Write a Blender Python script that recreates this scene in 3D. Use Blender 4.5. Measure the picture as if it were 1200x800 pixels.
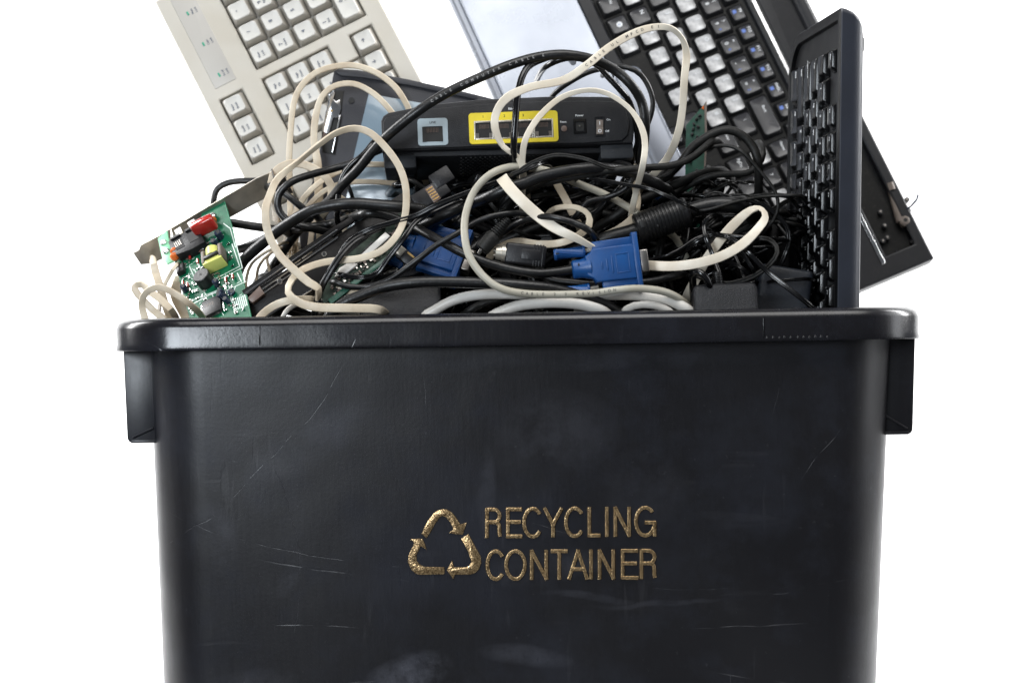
import bpy, bmesh, math, random
from mathutils import Vector, Matrix

for o in list(bpy.data.objects):
    bpy.data.objects.remove(o)
SC = bpy.context.scene
COL = SC.collection
random.seed(7)
R = math.radians
V = Vector

# ------------------------------------------------------------------ camera, world, lights
S = 0.00056          # metres per photo pixel on the front plane of the bin
D = 1.30             # camera to the front plane
ZC = 0.440           # camera height
ROLL = R(0.92)
cam_d = bpy.data.cameras.new('camera')
cam = bpy.data.objects.new('camera', cam_d)
COL.objects.link(cam)
cam_d.sensor_width = 36.0
cam_d.lens = 36.0 * D / (1200 * S)
cam_d.clip_start = 0.05
cam_d.clip_end = 60
CAM_R = Matrix.Rotation(ROLL, 4, 'Y') @ Matrix.Rotation(R(90), 4, 'X')
cam.matrix_world = Matrix.Translation((0, -D, ZC)) @ CAM_R
cam_d.dof.use_dof = True
cam_d.dof.focus_distance = D + 0.05
cam_d.dof.aperture_fstop = 10.0
SC.camera = cam
CR = (CAM_R.to_3x3() @ V((1, 0, 0))); CU = (CAM_R.to_3x3() @ V((0, 1, 0)))

world = bpy.data.worlds.new('World'); SC.world = world
world.use_nodes = True
bg = world.node_tree.nodes['Background']
bg.inputs[0].default_value = (0.82, 0.9, 1.0, 1)
bg.inputs[1].default_value = 0.10
SC.view_settings.view_transform = 'Standard'
SC.view_settings.look = 'None'
SC.view_settings.exposure = 0.0
SC.view_settings.gamma = 1.0

def area(name, loc, target, sx, sy, power, color=(1, 1, 1)):
    l = bpy.data.lights.new(name, 'AREA')
    l.shape = 'RECTANGLE'; l.size = sx; l.size_y = sy
    l.energy = power; l.color = color
    o = bpy.data.objects.new(name, l); COL.objects.link(o)
    o.location = loc
    o.rotation_euler = (V(target) - V(loc)).to_track_quat('-Z', 'Y').to_euler()
    return o
area('softbox_left', (-0.72, -1.28, 0.70), (-0.1, 0.05, 0.47), 0.5, 0.5, 15, (0.86, 0.93, 1.0))
area('softbox_overhead', (0.1, -0.55, 1.75), (0.05, 0.2, 0.5), 1.3, 0.9, 19, (1.0, 0.985, 0.96))
area('softbox_right', (1.35, -0.15, 0.8), (0.25, 0.1, 0.5), 0.4, 1.0, 5, (0.95, 0.97, 1.0))
area('backdrop_lamp_left', (-1.7, 0.55, 1.5), (-0.3, 2.0, 0.75), 0.5, 1.4, 85)
area('backdrop_lamp_right', (1.7, 0.55, 1.5), (0.3, 2.0, 0.75), 0.5, 1.4, 85)

# ------------------------------------------------------------------ pixel helpers
CAMP = V((0, -D, ZC))
def P(px, py, d=0.0):
    k = S * (D + d) / D
    return CAMP + V((0, D + d, 0)) + CR * ((px - 600) * k) + CU * ((400 - py) * k)
def ray(px, py):
    return (P(px, py, 0) - CAMP).normalized()
def onplane(px, py, p0, n):
    r = ray(px, py)
    return CAMP + r * ((p0 - CAMP).dot(n) / r.dot(n))
def pxs(d):
    return S * (D + d) / D

# ------------------------------------------------------------------ materials
def newmat(name):
    m = bpy.data.materials.new(name); m.use_nodes = True
    nt = m.node_tree; b = nt.nodes['Principled BSDF']
    return m, nt, b
def plastic(name, col, rough=0.4, var=0.08, vscale=40, bump=0.0, bscale=400, metal=0.0, spec=0.5, col2=None, dust=0.0, rvar=0.08, coat=0.0):
    m, nt, b = newmat(name)
    N, L = nt.nodes, nt.links
    tc = N.new('ShaderNodeTexCoord')
    no = N.new('ShaderNodeTexNoise'); no.inputs['Scale'].default_value = vscale; no.inputs['Detail'].default_value = 5
    L.new(tc.outputs['Object'], no.inputs['Vector'])
    mx = N.new('ShaderNodeMix'); mx.data_type = 'RGBA'
    c = V(col)
    c2 = V(col2) if col2 else c * (1 - var * 2)
    mx.inputs['A'].default_value = (*(c * (1 + var)), 1); mx.inputs['B'].default_value = (*c2, 1)
    ra = N.new('ShaderNodeMapRange'); ra.inputs['From Min'].default_value = 0.35; ra.inputs['From Max'].default_value = 0.68
    L.new(no.outputs['Fac'], ra.inputs['Value']); L.new(ra.outputs['Result'], mx.inputs['Factor'])
    last = mx.outputs['Result']
    if dust > 0:
        n2 = N.new('ShaderNodeTexNoise'); n2.inputs['Scale'].default_value = vscale * 6; n2.inputs['Detail'].default_value = 8
        n2.inputs['Roughness'].default_value = 0.7
        L.new(tc.outputs['Object'], n2.inputs['Vector'])
        r2 = N.new('ShaderNodeMapRange'); r2.inputs['From Min'].default_value = 0.52; r2.inputs['From Max'].default_value = 0.78
        r2.inputs['To Max'].default_value = dust
        L.new(n2.outputs['Fac'], r2.inputs['Value'])
        m2 = N.new('ShaderNodeMix'); m2.data_type = 'RGBA'
        L.new(r2.outputs['Result'], m2.inputs['Factor']); L.new(last, m2.inputs['A']); m2.inputs['B'].default_value = (0.16, 0.145, 0.125, 1)
        last = m2.outputs['Result']
    L.new(last, b.inputs['Base Color'])
    rr = N.new('ShaderNodeMapRange'); rr.inputs['To Min'].default_value = max(0.02, rough - rvar); rr.inputs['To Max'].default_value = rough + rvar
    L.new(no.outputs['Fac'], rr.inputs['Value']); L.new(rr.outputs['Result'], b.inputs['Roughness'])
    b.inputs['Metallic'].default_value = metal
    b.inputs['Specular IOR Level'].default_value = spec
    if coat: b.inputs['Coat Weight'].default_value = coat
    if bump > 0:
        n3 = N.new('ShaderNodeTexNoise'); n3.inputs['Scale'].default_value = bscale; n3.inputs['Detail'].default_value = 3
        L.new(tc.outputs['Object'], n3.inputs['Vector'])
        bp = N.new('ShaderNodeBump'); bp.inputs['Strength'].default_value = bump; bp.inputs['Distance'].default_value = 0.0006
        L.new(n3.outputs['Fac'], bp.inputs['Height']); L.new(bp.outputs['Normal'], b.inputs['Normal'])
    return m

M = {}
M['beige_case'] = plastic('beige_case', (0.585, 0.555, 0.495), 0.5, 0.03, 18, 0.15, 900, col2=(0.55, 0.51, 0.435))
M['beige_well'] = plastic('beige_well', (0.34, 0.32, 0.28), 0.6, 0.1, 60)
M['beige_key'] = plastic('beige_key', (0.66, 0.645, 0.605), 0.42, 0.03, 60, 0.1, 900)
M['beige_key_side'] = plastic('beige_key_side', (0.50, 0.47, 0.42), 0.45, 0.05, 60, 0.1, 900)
M['legend_dark'] = plastic('legend_dark', (0.10, 0.12, 0.17), 0.5, 0.1)
M['legend_white'] = plastic('legend_white', (0.72, 0.74, 0.76), 0.5, 0.05)
M['legend_blue'] = plastic('legend_blue', (0.10, 0.18, 0.52), 0.5, 0.05)
M['led_panel'] = plastic('led_panel', (0.51, 0.485, 0.445), 0.35, 0.02, 30)
M['led_green'] = plastic('led_green', (0.05, 0.35, 0.22), 0.3, 0.05)
M['black_plastic'] = plastic('black_plastic', (0.009, 0.009, 0.011), 0.38, 0.2, 60, 0.25, 900, dust=0.10, spec=0.35)
M['black_matte'] = plastic('black_matte', (0.012, 0.012, 0.014), 0.5, 0.2, 60, 0.5, 1400, dust=0.10, spec=0.3)
M['black_gloss'] = plastic('black_gloss', (0.005, 0.005, 0.006), 0.17, 0.2, 60, dust=0.05)
M['key_black'] = plastic('key_black', (0.0035, 0.0035, 0.004), 0.13, 0.2, 80, 0.1, 1200, rvar=0.05, spec=0.30)
M['kb_side'] = plastic('kb_side', (0.023, 0.0265, 0.037), 0.36, 0.1, 25, 0.2, 1500, dust=0.04)
M['router'] = plastic('router', (0.017, 0.0175, 0.020), 0.5, 0.12, 70, 0.6, 1500, dust=0.08, spec=0.25)
M['router_foot'] = plastic('router_foot', (0.026, 0.029, 0.034), 0.5, 0.12, 70, 0.4, 1200, dust=0.08, spec=0.3)
M['yellow'] = plastic('yellow', (0.78, 0.62, 0.03), 0.45, 0.05, 80)
M['grey_label'] = plastic('grey_label', (0.33, 0.40, 0.44), 0.45, 0.04, 80)
M['casing_black'] = plastic('casing_black', (0.006, 0.006, 0.007), 0.55, 0.2, 60, 0.3, 900, spec=0.2)
M['kb_face'] = plastic('kb_face', (0.004, 0.004, 0.0045), 0.34, 0.2, 60, 0.2, 1200, spec=0.14, dust=0.04)
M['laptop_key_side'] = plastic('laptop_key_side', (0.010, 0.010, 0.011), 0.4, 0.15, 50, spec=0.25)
M['pcb_board_dusty'] = plastic('pcb_board_dusty', (0.030, 0.050, 0.036), 0.5, 0.3, 160, 0.3, 800, spec=0.2, dust=0.5)
M['void'] = plastic('void', (0.004, 0.004, 0.004), 0.6, 0.1)
M['chrome'] = plastic('chrome', (0.72, 0.72, 0.73), 0.22, 0.06, 90, metal=1.0)
M['steel'] = plastic('steel', (0.42, 0.40, 0.38), 0.30, 0.22, 45, 0.1, 300, metal=1.0, col2=(0.22, 0.20, 0.18))
M['steel_warm'] = plastic('steel_warm', (0.62, 0.58, 0.50), 0.38, 0.1, 28, 0.05, 300, metal=0.75, col2=(0.24, 0.22, 0.19))
M['black_metal'] = plastic('black_metal', (0.0065, 0.0055, 0.0055), 0.36, 0.2, 50, 0.3, 1200, dust=0.05, spec=0.2)
M['gold_pin'] = plastic('gold_pin', (0.65, 0.42, 0.16), 0.3, 0.1, 200, metal=1.0)
M['brown'] = plastic('brown', (0.16, 0.11, 0.09), 0.4, 0.1, 90)
M['pcb'] = plastic('pcb', (0.002, 0.105, 0.046), 0.42, 0.12, 120, 0.2, 800, col2=(0.002, 0.085, 0.042), spec=0.25)
M['pcb_edge'] = plastic('pcb_edge', (0.04, 0.22, 0.12), 0.4, 0.1, 100)
M['pcb_dark'] = plastic('pcb_dark', (0.012, 0.07, 0.045), 0.35, 0.2, 150, 0.2, 800)
M['pcb_light'] = plastic('pcb_light', (0.22, 0.58, 0.34), 0.35, 0.08, 100)
M['silk'] = plastic('silk', (0.62, 0.72, 0.66), 0.5, 0.05)
M['solder'] = plastic('solder', (0.62, 0.62, 0.60), 0.25, 0.1, 200, metal=1.0)
M['red_cap'] = plastic('red_cap', (0.42, 0.025, 0.018), 0.16, 0.1, 60, coat=0.5)
M['orange_cap'] = plastic('orange_cap', (0.72, 0.15, 0.02), 0.25, 0.1, 80)
M['yellow_tape'] = plastic('yellow_tape', (0.72, 0.74, 0.20), 0.35, 0.05, 80)
M['ferrite_grey'] = plastic('ferrite_grey', (0.16, 0.13, 0.11), 0.5, 0.1, 120)
M['cap_blue'] = plastic('cap_blue', (0.02, 0.03, 0.06), 0.25, 0.1)
M['chip'] = plastic('chip', (0.010, 0.010, 0.011), 0.4, 0.1, 90, 0.2, 1500)
M['vga_blue'] = plastic('vga_blue', (0.004, 0.066, 0.235), 0.38, 0.08, 60, 0.25, 1100, col2=(0.003, 0.048, 0.185), dust=0.05)
M['cable_black'] = plastic('cable_black', (0.0055, 0.0055, 0.006), 0.36, 0.2, 70, 0.3, 700, dust=0.13)
M['cable_gloss'] = plastic('cable_gloss', (0.0035, 0.0035, 0.004), 0.20, 0.2, 70, 0.1, 500, dust=0.05)
M['cable_dusty'] = plastic('cable_dusty', (0.008, 0.0078, 0.0072), 0.5, 0.2, 60, 0.4, 700, dust=0.18, spec=0.35)
M['cable_beige'] = plastic('cable_beige', (0.66, 0.58, 0.45), 0.42, 0.05, 45, 0.15, 500, col2=(0.52, 0.42, 0.30), dust=0.22)
M['cable_cream'] = plastic('cable_cream', (0.79, 0.73, 0.62), 0.40, 0.03, 45, 0.1, 500, col2=(0.70, 0.61, 0.48), dust=0.12)
M['cable_white'] = plastic('cable_white', (0.74, 0.72, 0.68), 0.34, 0.03, 40, 0.1, 500, col2=(0.60, 0.57, 0.52), dust=0.08)
M['cable_grey'] = plastic('cable_grey', (0.46, 0.44, 0.37), 0.42, 0.04, 40, 0.1, 500, col2=(0.38, 0.35, 0.28))
M['cable_print'] = plastic('cable_print', (0.10, 0.09, 0.08), 0.5, 0.1)
M['cable_print_light'] = plastic('cable_print_light', (0.35, 0.35, 0.35), 0.5, 0.1)
M['silver_paint'] = plastic('silver_paint', (0.37, 0.395, 0.45), 0.27, 0.04, 14, metal=0.3, spec=0.5, col2=(0.29, 0.315, 0.365))
M['silver_dark'] = plastic('silver_dark', (0.20, 0.215, 0.25), 0.28, 0.04, 14, metal=0.4)
M['laptop_bezel'] = plastic('laptop_bezel', (0.012, 0.0125, 0.015), 0.42, 0.1, 40, 0.2, 1200, dust=0.06, spec=0.28)
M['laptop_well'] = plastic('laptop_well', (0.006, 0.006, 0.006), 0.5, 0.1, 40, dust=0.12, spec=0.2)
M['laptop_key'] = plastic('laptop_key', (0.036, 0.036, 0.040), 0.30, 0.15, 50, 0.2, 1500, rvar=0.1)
M['laptop_key_worn'] = plastic('laptop_key_worn', (0.58, 0.58, 0.585), 0.24, 0.10, 95, metal=0.0, col2=(0.15, 0.148, 0.15), rvar=0.12)  # worn key tops, with softbox glare painted pale into the base colour
M['screen_glass'] = plastic('screen_glass', (0.20, 0.27, 0.33), 0.16, 0.05, 12, spec=0.8)
M['tablet_case'] = plastic('tablet_case', (0.034, 0.035, 0.042), 0.45, 0.08, 40, 0.3, 1200, dust=0.05, spec=0.3)
M['adapter'] = plastic('adapter', (0.009, 0.0095, 0.012), 0.36, 0.15, 80, 0.8, 1600, dust=0.05, spec=0.4)
M['adapter_blue'] = plastic('adapter_blue', (0.013, 0.016, 0.022), 0.42, 0.12, 80, 0.4, 1500, dust=0.05, spec=0.3)
M['white_sweep'] = plastic('white_sweep', (0.86, 0.86, 0.86), 0.9, 0.0, 3, spec=0.1)

def gold_mat():
    m, nt, b = newmat('gold_foil'); N, L = nt.nodes, nt.links
    tc = N.new('ShaderNodeTexCoord')
    no = N.new('ShaderNodeTexNoise'); no.inputs['Scale'].default_value = 900; no.inputs['Detail'].default_value = 4
    L.new(tc.outputs['Object'], no.inputs['Vector'])
    cr = N.new('ShaderNodeValToRGB')
    e = cr.color_ramp.elements
    e[0].position = 0.25; e[0].color = (0.08, 0.045, 0.02, 1); e[1].position = 0.70; e[1].color = (0.80, 0.58, 0.32, 1)
    x = e.new(0.48); x.color = (0.42, 0.28, 0.14, 1)
    L.new(no.outputs['Fac'], cr.inputs['Fac']); L.new(cr.outputs['Color'], b.inputs['Base Color'])
    b.inputs['Metallic'].default_value = 0.85; b.inputs['Roughness'].default_value = 0.27
    bp = N.new('ShaderNodeBump'); bp.inputs['Strength'].default_value = 0.7; bp.inputs['Distance'].default_value = 0.0004
    L.new(no.outputs['Fac'], bp.inputs['Height']); L.new(bp.outputs['Normal'], b.inputs['Normal'])
    return m
M['gold'] = gold_mat()

def _sm(px, py, a, b, an, st):      # front-wall smear given where it sits in the photo
    k = S * 1.01
    return ((px - 605) * k, ZC + (400 - py) * k, a * k, b * k, an, st)
SMEARS = [_sm(482, 772, 56, 28, 0.25, 1.3), _sm(348, 655, 12, 34, -0.5, 0.6), _sm(655, 500, 85, 60, 0.1, 0.35), _sm(575, 560, 12, 60, 0.0, 0.35),
          _sm(650, 650, 75, 22, 0.1, 0.40), _sm(255, 610, 30, 50, 0.3, 0.45), _sm(300, 780, 60, 22, 0.0, 0.4), _sm(620, 755, 60, 14, -0.1, 0.5),
          _sm(370, 500, 90, 30, 0.5, 0.3), _sm(780, 694, 80, 4, 0.05, 0.3), _sm(690, 686, 60, 5, -0.1, 0.35), _sm(760, 560, 60, 50, 0, 0.2), _sm(700, 410, 250, 12, 0, 0.25)]
def bin_mat(rim=False):
    """worn black polypropylene: fine vertical grain, scuffed patches, and a set of arc scratches"""
    m, nt, b = newmat('bin_rim' if rim else 'bin_plastic'); N, L = nt.nodes, nt.links
    tc = N.new('ShaderNodeTexCoord'); co = tc.outputs['Object']
    def noise(scale, detail=4, rough=0.5, stretch=None, rot=0):
        src = co
        if stretch:
            mp = N.new('ShaderNodeMapping'); mp.inputs['Scale'].default_value = stretch; mp.inputs['Rotation'].default_value = (0, rot, 0)
            L.new(co, mp.inputs['Vector']); src = mp.outputs['Vector']
        n = N.new('ShaderNodeTexNoise'); n.inputs['Scale'].default_value = scale; n.inputs['Detail'].default_value = detail
        n.inputs['Roughness'].default_value = rough
        L.new(src, n.inputs['Vector']); return n.outputs['Fac']
    def rng(v, a, c, lo=0.0, hi=1.0):
        r = N.new('ShaderNodeMapRange'); r.inputs['From Min'].default_value = a; r.inputs['From Max'].default_value = c
        r.inputs['To Min'].default_value = lo; r.inputs['To Max'].default_value = hi
        L.new(v, r.inputs['Value']); return r.outputs['Result']
    def math_(op, a, c=None):
        n = N.new('ShaderNodeMath'); n.operation = op
        for i, v in enumerate((a, c)):
            if v is None: continue
            if isinstance(v, (int, float)): n.inputs[i].default_value = v
            else: L.new(v, n.inputs[i])
        return n.outputs[0]
    grain = noise(60, 6, 0.7, (12, 12, 0.8))
    hair = rng(noise(150, 2, 0.5, (1.0, 1.0, 0.12), 0.5), 0.64, 0.72)
    hair2 = rng(noise(130, 2, 0.5, (0.13, 1.0, 1.0), 0.4), 0.64, 0.72)
    patch = math_('MAXIMUM', rng(noise(6.5, 7, 0.66), 0.50, 0.72), math_('MULTIPLY', rng(noise(22, 6, 0.7), 0.50, 0.72), 0.6))
    spots = math_('MAXIMUM', rng(noise(42, 6, 0.7), 0.66, 0.76), rng(noise(260, 2, 0.5), 0.72, 0.78))
    sm = noise(2.4, 3, 0.6)
    # arc scratches on the front wall: |dist(p, centre) - radius| < width, only where its mask noise allows
    arcs = [(0.10, 1.478, 1.2, 0.0010), (0.12, 1.493, 1.21, 0.0006), (0.05, 3.255, 3.0, 0.0007), (0.02, -0.47, 0.705, 0.0006),
            (0.062, 0.437, 0.118, 0.0005), (-0.42, 0.62, 0.36, 0.0004), (-0.30, 0.30, 0.16, 0.0004), (0.45, 0.18, 0.31, 0.0004)]
    sep = N.new('ShaderNodeSeparateXYZ')
    wob = N.new('ShaderNodeTexNoise'); wob.inputs['Scale'].default_value = 16; wob.inputs['Detail'].default_value = 2
    L.new(co, wob.inputs['Vector'])
    vm = N.new('ShaderNodeVectorMath'); vm.operation = 'MULTIPLY_ADD'
    L.new(wob.outputs['Color'], vm.inputs[0]); vm.inputs[1].default_value = (0.016, 0.0, 0.016); L.new(co, vm.inputs[2])
    L.new(vm.outputs[0], sep.inputs[0])
    tot = None
    for i, (cx, cz, r, w) in enumerate(arcs):
        dx = math_('SUBTRACT', sep.outputs[0], cx); dz = math_('SUBTRACT', sep.outputs[2], cz)
        dd = math_('SQRT', math_('ADD', math_('MULTIPLY', dx, dx), math_('MULTIPLY', dz, dz)))
        a = math_('ABSOLUTE', math_('SUBTRACT', dd, r))
        g = rng(a, w * 0.7, w * 0.15)
        g = math_('MULTIPLY', g, rng(noise(9 + i * 0.37, 2, 0.5), 0.50, 0.60))
        tot = g if tot is None else math_('MAXIMUM', tot, g)
    mask = math_('MAXIMUM', math_('MULTIPLY', tot, rng(noise(45, 3, 0.6), 0.46, 0.62)), math_('MULTIPLY', math_('MAXIMUM', math_('MULTIPLY', hair, 0.8), math_('MULTIPLY', hair2, 0.4)), rng(noise(14, 4), 0.46, 0.66, 0.0, 0.3)))
    # rubbed smears on the front wall: soft ellipses (centre x, z, half sizes, tilt) broken up by noise
    smear = None
    for cx, cz, a_, b_, an_, st in SMEARS:
        dx = math_('SUBTRACT', sep.outputs[0], cx); dz = math_('SUBTRACT', sep.outputs[2], cz)
        ca_, sa_ = math.cos(an_), math.sin(an_)
        u_ = math_('MULTIPLY', math_('ADD', math_('MULTIPLY', dx, ca_), math_('MULTIPLY', dz, sa_)), 1 / a_)
        v_ = math_('MULTIPLY', math_('SUBTRACT', math_('MULTIPLY', dz, ca_), math_('MULTIPLY', dx, sa_)), 1 / b_)
        q_ = math_('ADD', math_('MULTIPLY', u_, u_), math_('MULTIPLY', v_, v_))
        g = math_('MULTIPLY', rng(q_, 1.0, 0.15), st)
        smear = g if smear is None else math_('MAXIMUM', smear, g)
    smear = math_('MULTIPLY', smear, rng(noise(30, 7, 0.72), 0.38, 0.60, 0.08, 1.0))
    fac = math_('MAXIMUM', mask, math_('MULTIPLY', spots, 0.35))
    mx = N.new('ShaderNodeMix'); mx.data_type = 'RGBA'
    mx.inputs['A'].default_value = (0.0060, 0.0056, 0.0074, 1); mx.inputs['B'].default_value = (0.020, 0.0215, 0.029, 1)
    L.new(patch, mx.inputs['Factor'])
    m3 = N.new('ShaderNodeMix'); m3.data_type = 'RGBA'; L.new(math_('MULTIPLY', smear, 0.6), m3.inputs['Factor']); L.new(mx.outputs['Result'], m3.inputs['A']); m3.inputs['B'].default_value = (0.085, 0.088, 0.105, 1)
    m2 = N.new('ShaderNodeMix'); m2.data_type = 'RGBA'
    L.new(math_('MULTIPLY', fac, 0.30), m2.inputs['Factor']); L.new(m3.outputs['Result'], m2.inputs['A']); m2.inputs['B'].default_value = (0.13, 0.13, 0.14, 1)
    L.new(m2.outputs['Result'], b.inputs['Base Color'])
    ro = math_('ADD', math_('MULTIPLY', patch, -0.10), rng(grain, 0.3, 0.7, 0.26, 0.31) if rim else rng(grain, 0.3, 0.7, 0.385, 0.44))
    ro = math_('ADD', ro, rng(sm, 0.38, 0.62, -0.07, 0.07))
    ro = math_('SUBTRACT', ro, math_('MULTIPLY', smear, 0.07))
    L.new(ro, b.inputs['Roughness'])
    b.inputs['Specular IOR Level'].default_value = 0.5
    bp = N.new('ShaderNodeBump'); bp.inputs['Strength'].default_value = 0.5; bp.inputs['Distance'].default_value = 0.0004
    h = math_('ADD', math_('MULTIPLY', grain, 0.04 if rim else 0.12), math_('MULTIPLY', mask, -1.0))
    h = math_('ADD', h, math_('MULTIPLY', noise(420, 3, 0.6), 0.22))
    L.new(h, bp.inputs['Height'])
    bp2 = N.new('ShaderNodeBump'); bp2.inputs['Strength'].default_value = 0.35; bp2.inputs['Distance'].default_value = 0.006
    L.new(noise(9, 2, 0.5), bp2.inputs['Height']); L.new(bp.outputs['Normal'], bp2.inputs['Normal'])
    L.new(bp2.outputs['Normal'], b.inputs['Normal'])
    return m
M['bin'] = bin_mat()
M['bin_rim'] = bin_mat(True)

# ------------------------------------------------------------------ mesh builder
class MB:
    def __init__(self):
        self.v = []; self.f = []; self.m = []
    def add(self, verts, faces, mi=0, T=None):
        o = len(self.v)
        self.v += [tuple(T @ V(v)) if T else tuple(v) for v in verts]
        for f in faces:
            self.f.append([i + o for i in f]); self.m.append(mi)
        return self
    def box(self, c, s, mi=0, T=None, bev=0.0, seg=2, rot=None):
        bm = bmesh.new(); bmesh.ops.create_cube(bm, size=1.0)
        for v in bm.verts: v.co = V((v.co.x * s[0], v.co.y * s[1], v.co.z * s[2]))
        if bev > 0: bmesh.ops.bevel(bm, geom=bm.edges[:], offset=min(bev, min(s) * 0.49), segments=seg, profile=0.5, affect='EDGES')
        L = Matrix.Translation(c)
        if rot is not None: L = L @ rot
        if T: L = T @ L
        return self.bm(bm, mi, L)
    def bm(self, bm, mi=0, T=None):
        bm.verts.index_update()
        vs = [v.co.copy() for v in bm.verts]; fs = [[v.index for v in f.verts] for f in bm.faces]
        bm.free(); return self.add(vs, fs, mi, T)
    def cyl(self, a, b, r, mi=0, seg=16, r2=None, T=None, cap=True, rings=None):
        a = V(a); b = V(b); ax = (b - a)
        q = ax.to_track_quat('Z', 'Y').to_matrix()
        rings = rings or [(0, r), (1, r if r2 is None else r2)]
        vs = []; fs = []
        for t, rr in rings:
            for k in range(seg):
                an = 2 * math.pi * k / seg
                vs.append(a + ax * t + q @ V((rr * math.cos(an), rr * math.sin(an), 0)))
        n = len(rings)
        for i in range(n - 1):
            for k in range(seg):
                k2 = (k + 1) % seg
                fs.append([i * seg + k, i * seg + k2, (i + 1) * seg + k2, (i + 1) * seg + k])
        if cap:
            fs.append(list(range(seg))[::-1]); fs.append([(n - 1) * seg + k for k in range(seg)])
        return self.add(vs, fs, mi, T)
    def prism(self, pts, z0, z1, mi=0, T=None, bev=0.0, seg=2):
        """pts: 2D polygon (x, y), extruded from z0 to z1"""
        bm = bmesh.new()
        vs = [bm.verts.new((x, y, z0)) for x, y in pts]
        f = bm.faces.new(vs)
        r = bmesh.ops.extrude_face_region(bm, geom=[f])
        for g in r['geom']:
            if isinstance(g, bmesh.types.BMVert): g.co.z = z1
        bmesh.ops.recalc_face_normals(bm, faces=bm.faces[:])
        if bev > 0:
            es = [e for e in bm.edges if abs(e.verts[0].co.z - z1) < 1e-9 and abs(e.verts[1].co.z - z1) < 1e-9]
            bmesh.ops.bevel(bm, geom=es, offset=bev, segments=seg, profile=0.5, affect='EDGES')
        return self.bm(bm, mi, T)
    def sphere(self, c, r, mi=0, T=None, sc=(1, 1, 1), seg=12):
        bm = bmesh.new(); bmesh.ops.create_uvsphere(bm, u_segments=seg, v_segments=max(6, seg // 2 + 2), radius=r)
        L = Matrix.Translation(c) @ Matrix.Diagonal((*sc, 1))
        return self.bm(bm, mi, (T @ L) if T else L)
    def text(self, s, c, h, mi=0, T=None, ang=0.0, sx=1.0, z=0.0):
        vs, fs = glyphs(s)
        ca, sa = math.cos(ang), math.sin(ang)
        out = []
        for x, y in vs:
            x *= h * sx; y *= h
            out.append((c[0] + x * ca - y * sa, c[1] + x * sa + y * ca, z))
        return self.add(out, fs, mi, T)

_G = {}
def glyphs(s):
    """the built-in font as flat triangles, centred, capital height about 1"""
    if s in _G: return _G[s]
    cu = bpy.data.curves.new('tmp', 'FONT'); cu.body = s; cu.size = 1.0; cu.resolution_u = 2; cu.offset = 0.018
    cu.align_x = 'CENTER'; cu.align_y = 'CENTER'
    ob = bpy.data.objects.new('tmp', cu); COL.objects.link(ob)
    bpy.context.view_layer.update()
    me = ob.to_mesh()
    vs = [(v.co.x / 0.72, v.co.y / 0.72) for v in me.vertices]; fs = [list(p.vertices) for p in me.polygons]
    ob.to_mesh_clear()
    bpy.data.objects.remove(ob); bpy.data.curves.remove(cu)
    _G[s] = (vs, fs); return _G[s]

def mesh_of(name, mb, mats, smooth=32):
    me = bpy.data.meshes.new(name)
    me.from_pydata(mb.v, [], mb.f)
    for m in mats: me.materials.append(M[m])
    me.polygons.foreach_set('material_index', mb.m)
    me.polygons.foreach_set('use_smooth', [True] * len(mb.f))
    me.validate(); me.update()
    if smooth < 180: me.set_sharp_from_angle(angle=R(smooth))
    return me
def tag(o, label=None, cat=None, group=None, kind=None):
    if label: o['label'] = label
    if cat: o['category'] = cat
    if group: o['group'] = group
    if kind: o['kind'] = kind
    return o
def empty(name, mat, label, cat, group=None):
    o = bpy.data.objects.new(name, None); COL.objects.link(o)
    o.empty_display_size = 0.02
    o.matrix_world = mat
    return tag(o, label, cat, group)
def part(name, mb, mats, parent, local=False, loc=None, smooth=32, bevel=0.0):
    """local=True: mesh coordinates are already in the parent's frame"""
    me = mb if isinstance(mb, bpy.types.Mesh) else mesh_of(name, mb, mats, smooth)
    if not local and parent is not None:
        Mw = Matrix.Identity(4); q = parent
        while q is not None:
            Mw = q.matrix_basis @ Mw; q = q.parent
        me.transform(Mw.inverted())
    o = bpy.data.objects.new(name, me); COL.objects.link(o)
    o.parent = parent
    if loc is not None: o.location = loc
    if bevel > 0:
        bv = o.modifiers.new('b', 'BEVEL'); bv.width = bevel; bv.segments = 2; bv.limit_method = 'ANGLE'; bv.angle_limit = R(40)
    return o
def whole(name, mb, mats, label, cat, group=None, base=None, smooth=32):
    me = mesh_of(name, mb, mats, smooth)
    c = V(base) if base is not None else sum((v.co for v in me.vertices), V()) / max(1, len(me.vertices))
    me.transform(Matrix.Translation(-c))
    o = bpy.data.objects.new(name, me); COL.objects.link(o); o.location = c
    return tag(o, label, cat, group)
def frame(o, x, z):
    z = V(z).normalized(); x = V(x); x = (x - z * x.dot(z)).normalized(); y = z.cross(x)
    m = Matrix((x, y, z)).transposed().to_4x4(); m.translation = o
    return m
def rrect(x0, x1, y0, y1, r, seg=6):
    pts = []
    for cx, cy, a0 in ((x1 - r, y1 - r, 0), (x0 + r, y1 - r, 90), (x0 + r, y0 + r, 180), (x1 - r, y0 + r, 270)):
        for k in range(seg + 1):
            a = R(a0 + 90 * k / seg); pts.append((cx + r * math.cos(a), cy + r * math.sin(a)))
    return pts
def ringstack(mb, rings, mi=0, cap0=True, cap1=True, T=None):
    """rings: list of lists of 3D points with equal counts"""
    n = len(rings[0]); vs = [p for r in rings for p in r]; fs = []
    for i in range(len(rings) - 1):
        for k in range(n):
            k2 = (k + 1) % n
            fs.append([i * n + k, i * n + k2, (i + 1) * n + k2, (i + 1) * n + k])
    if cap0: fs.append(list(range(n))[::-1])
    if cap1: fs.append([(len(rings) - 1) * n + k for k in range(n)])
    return mb.add(vs, fs, mi, T)
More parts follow.
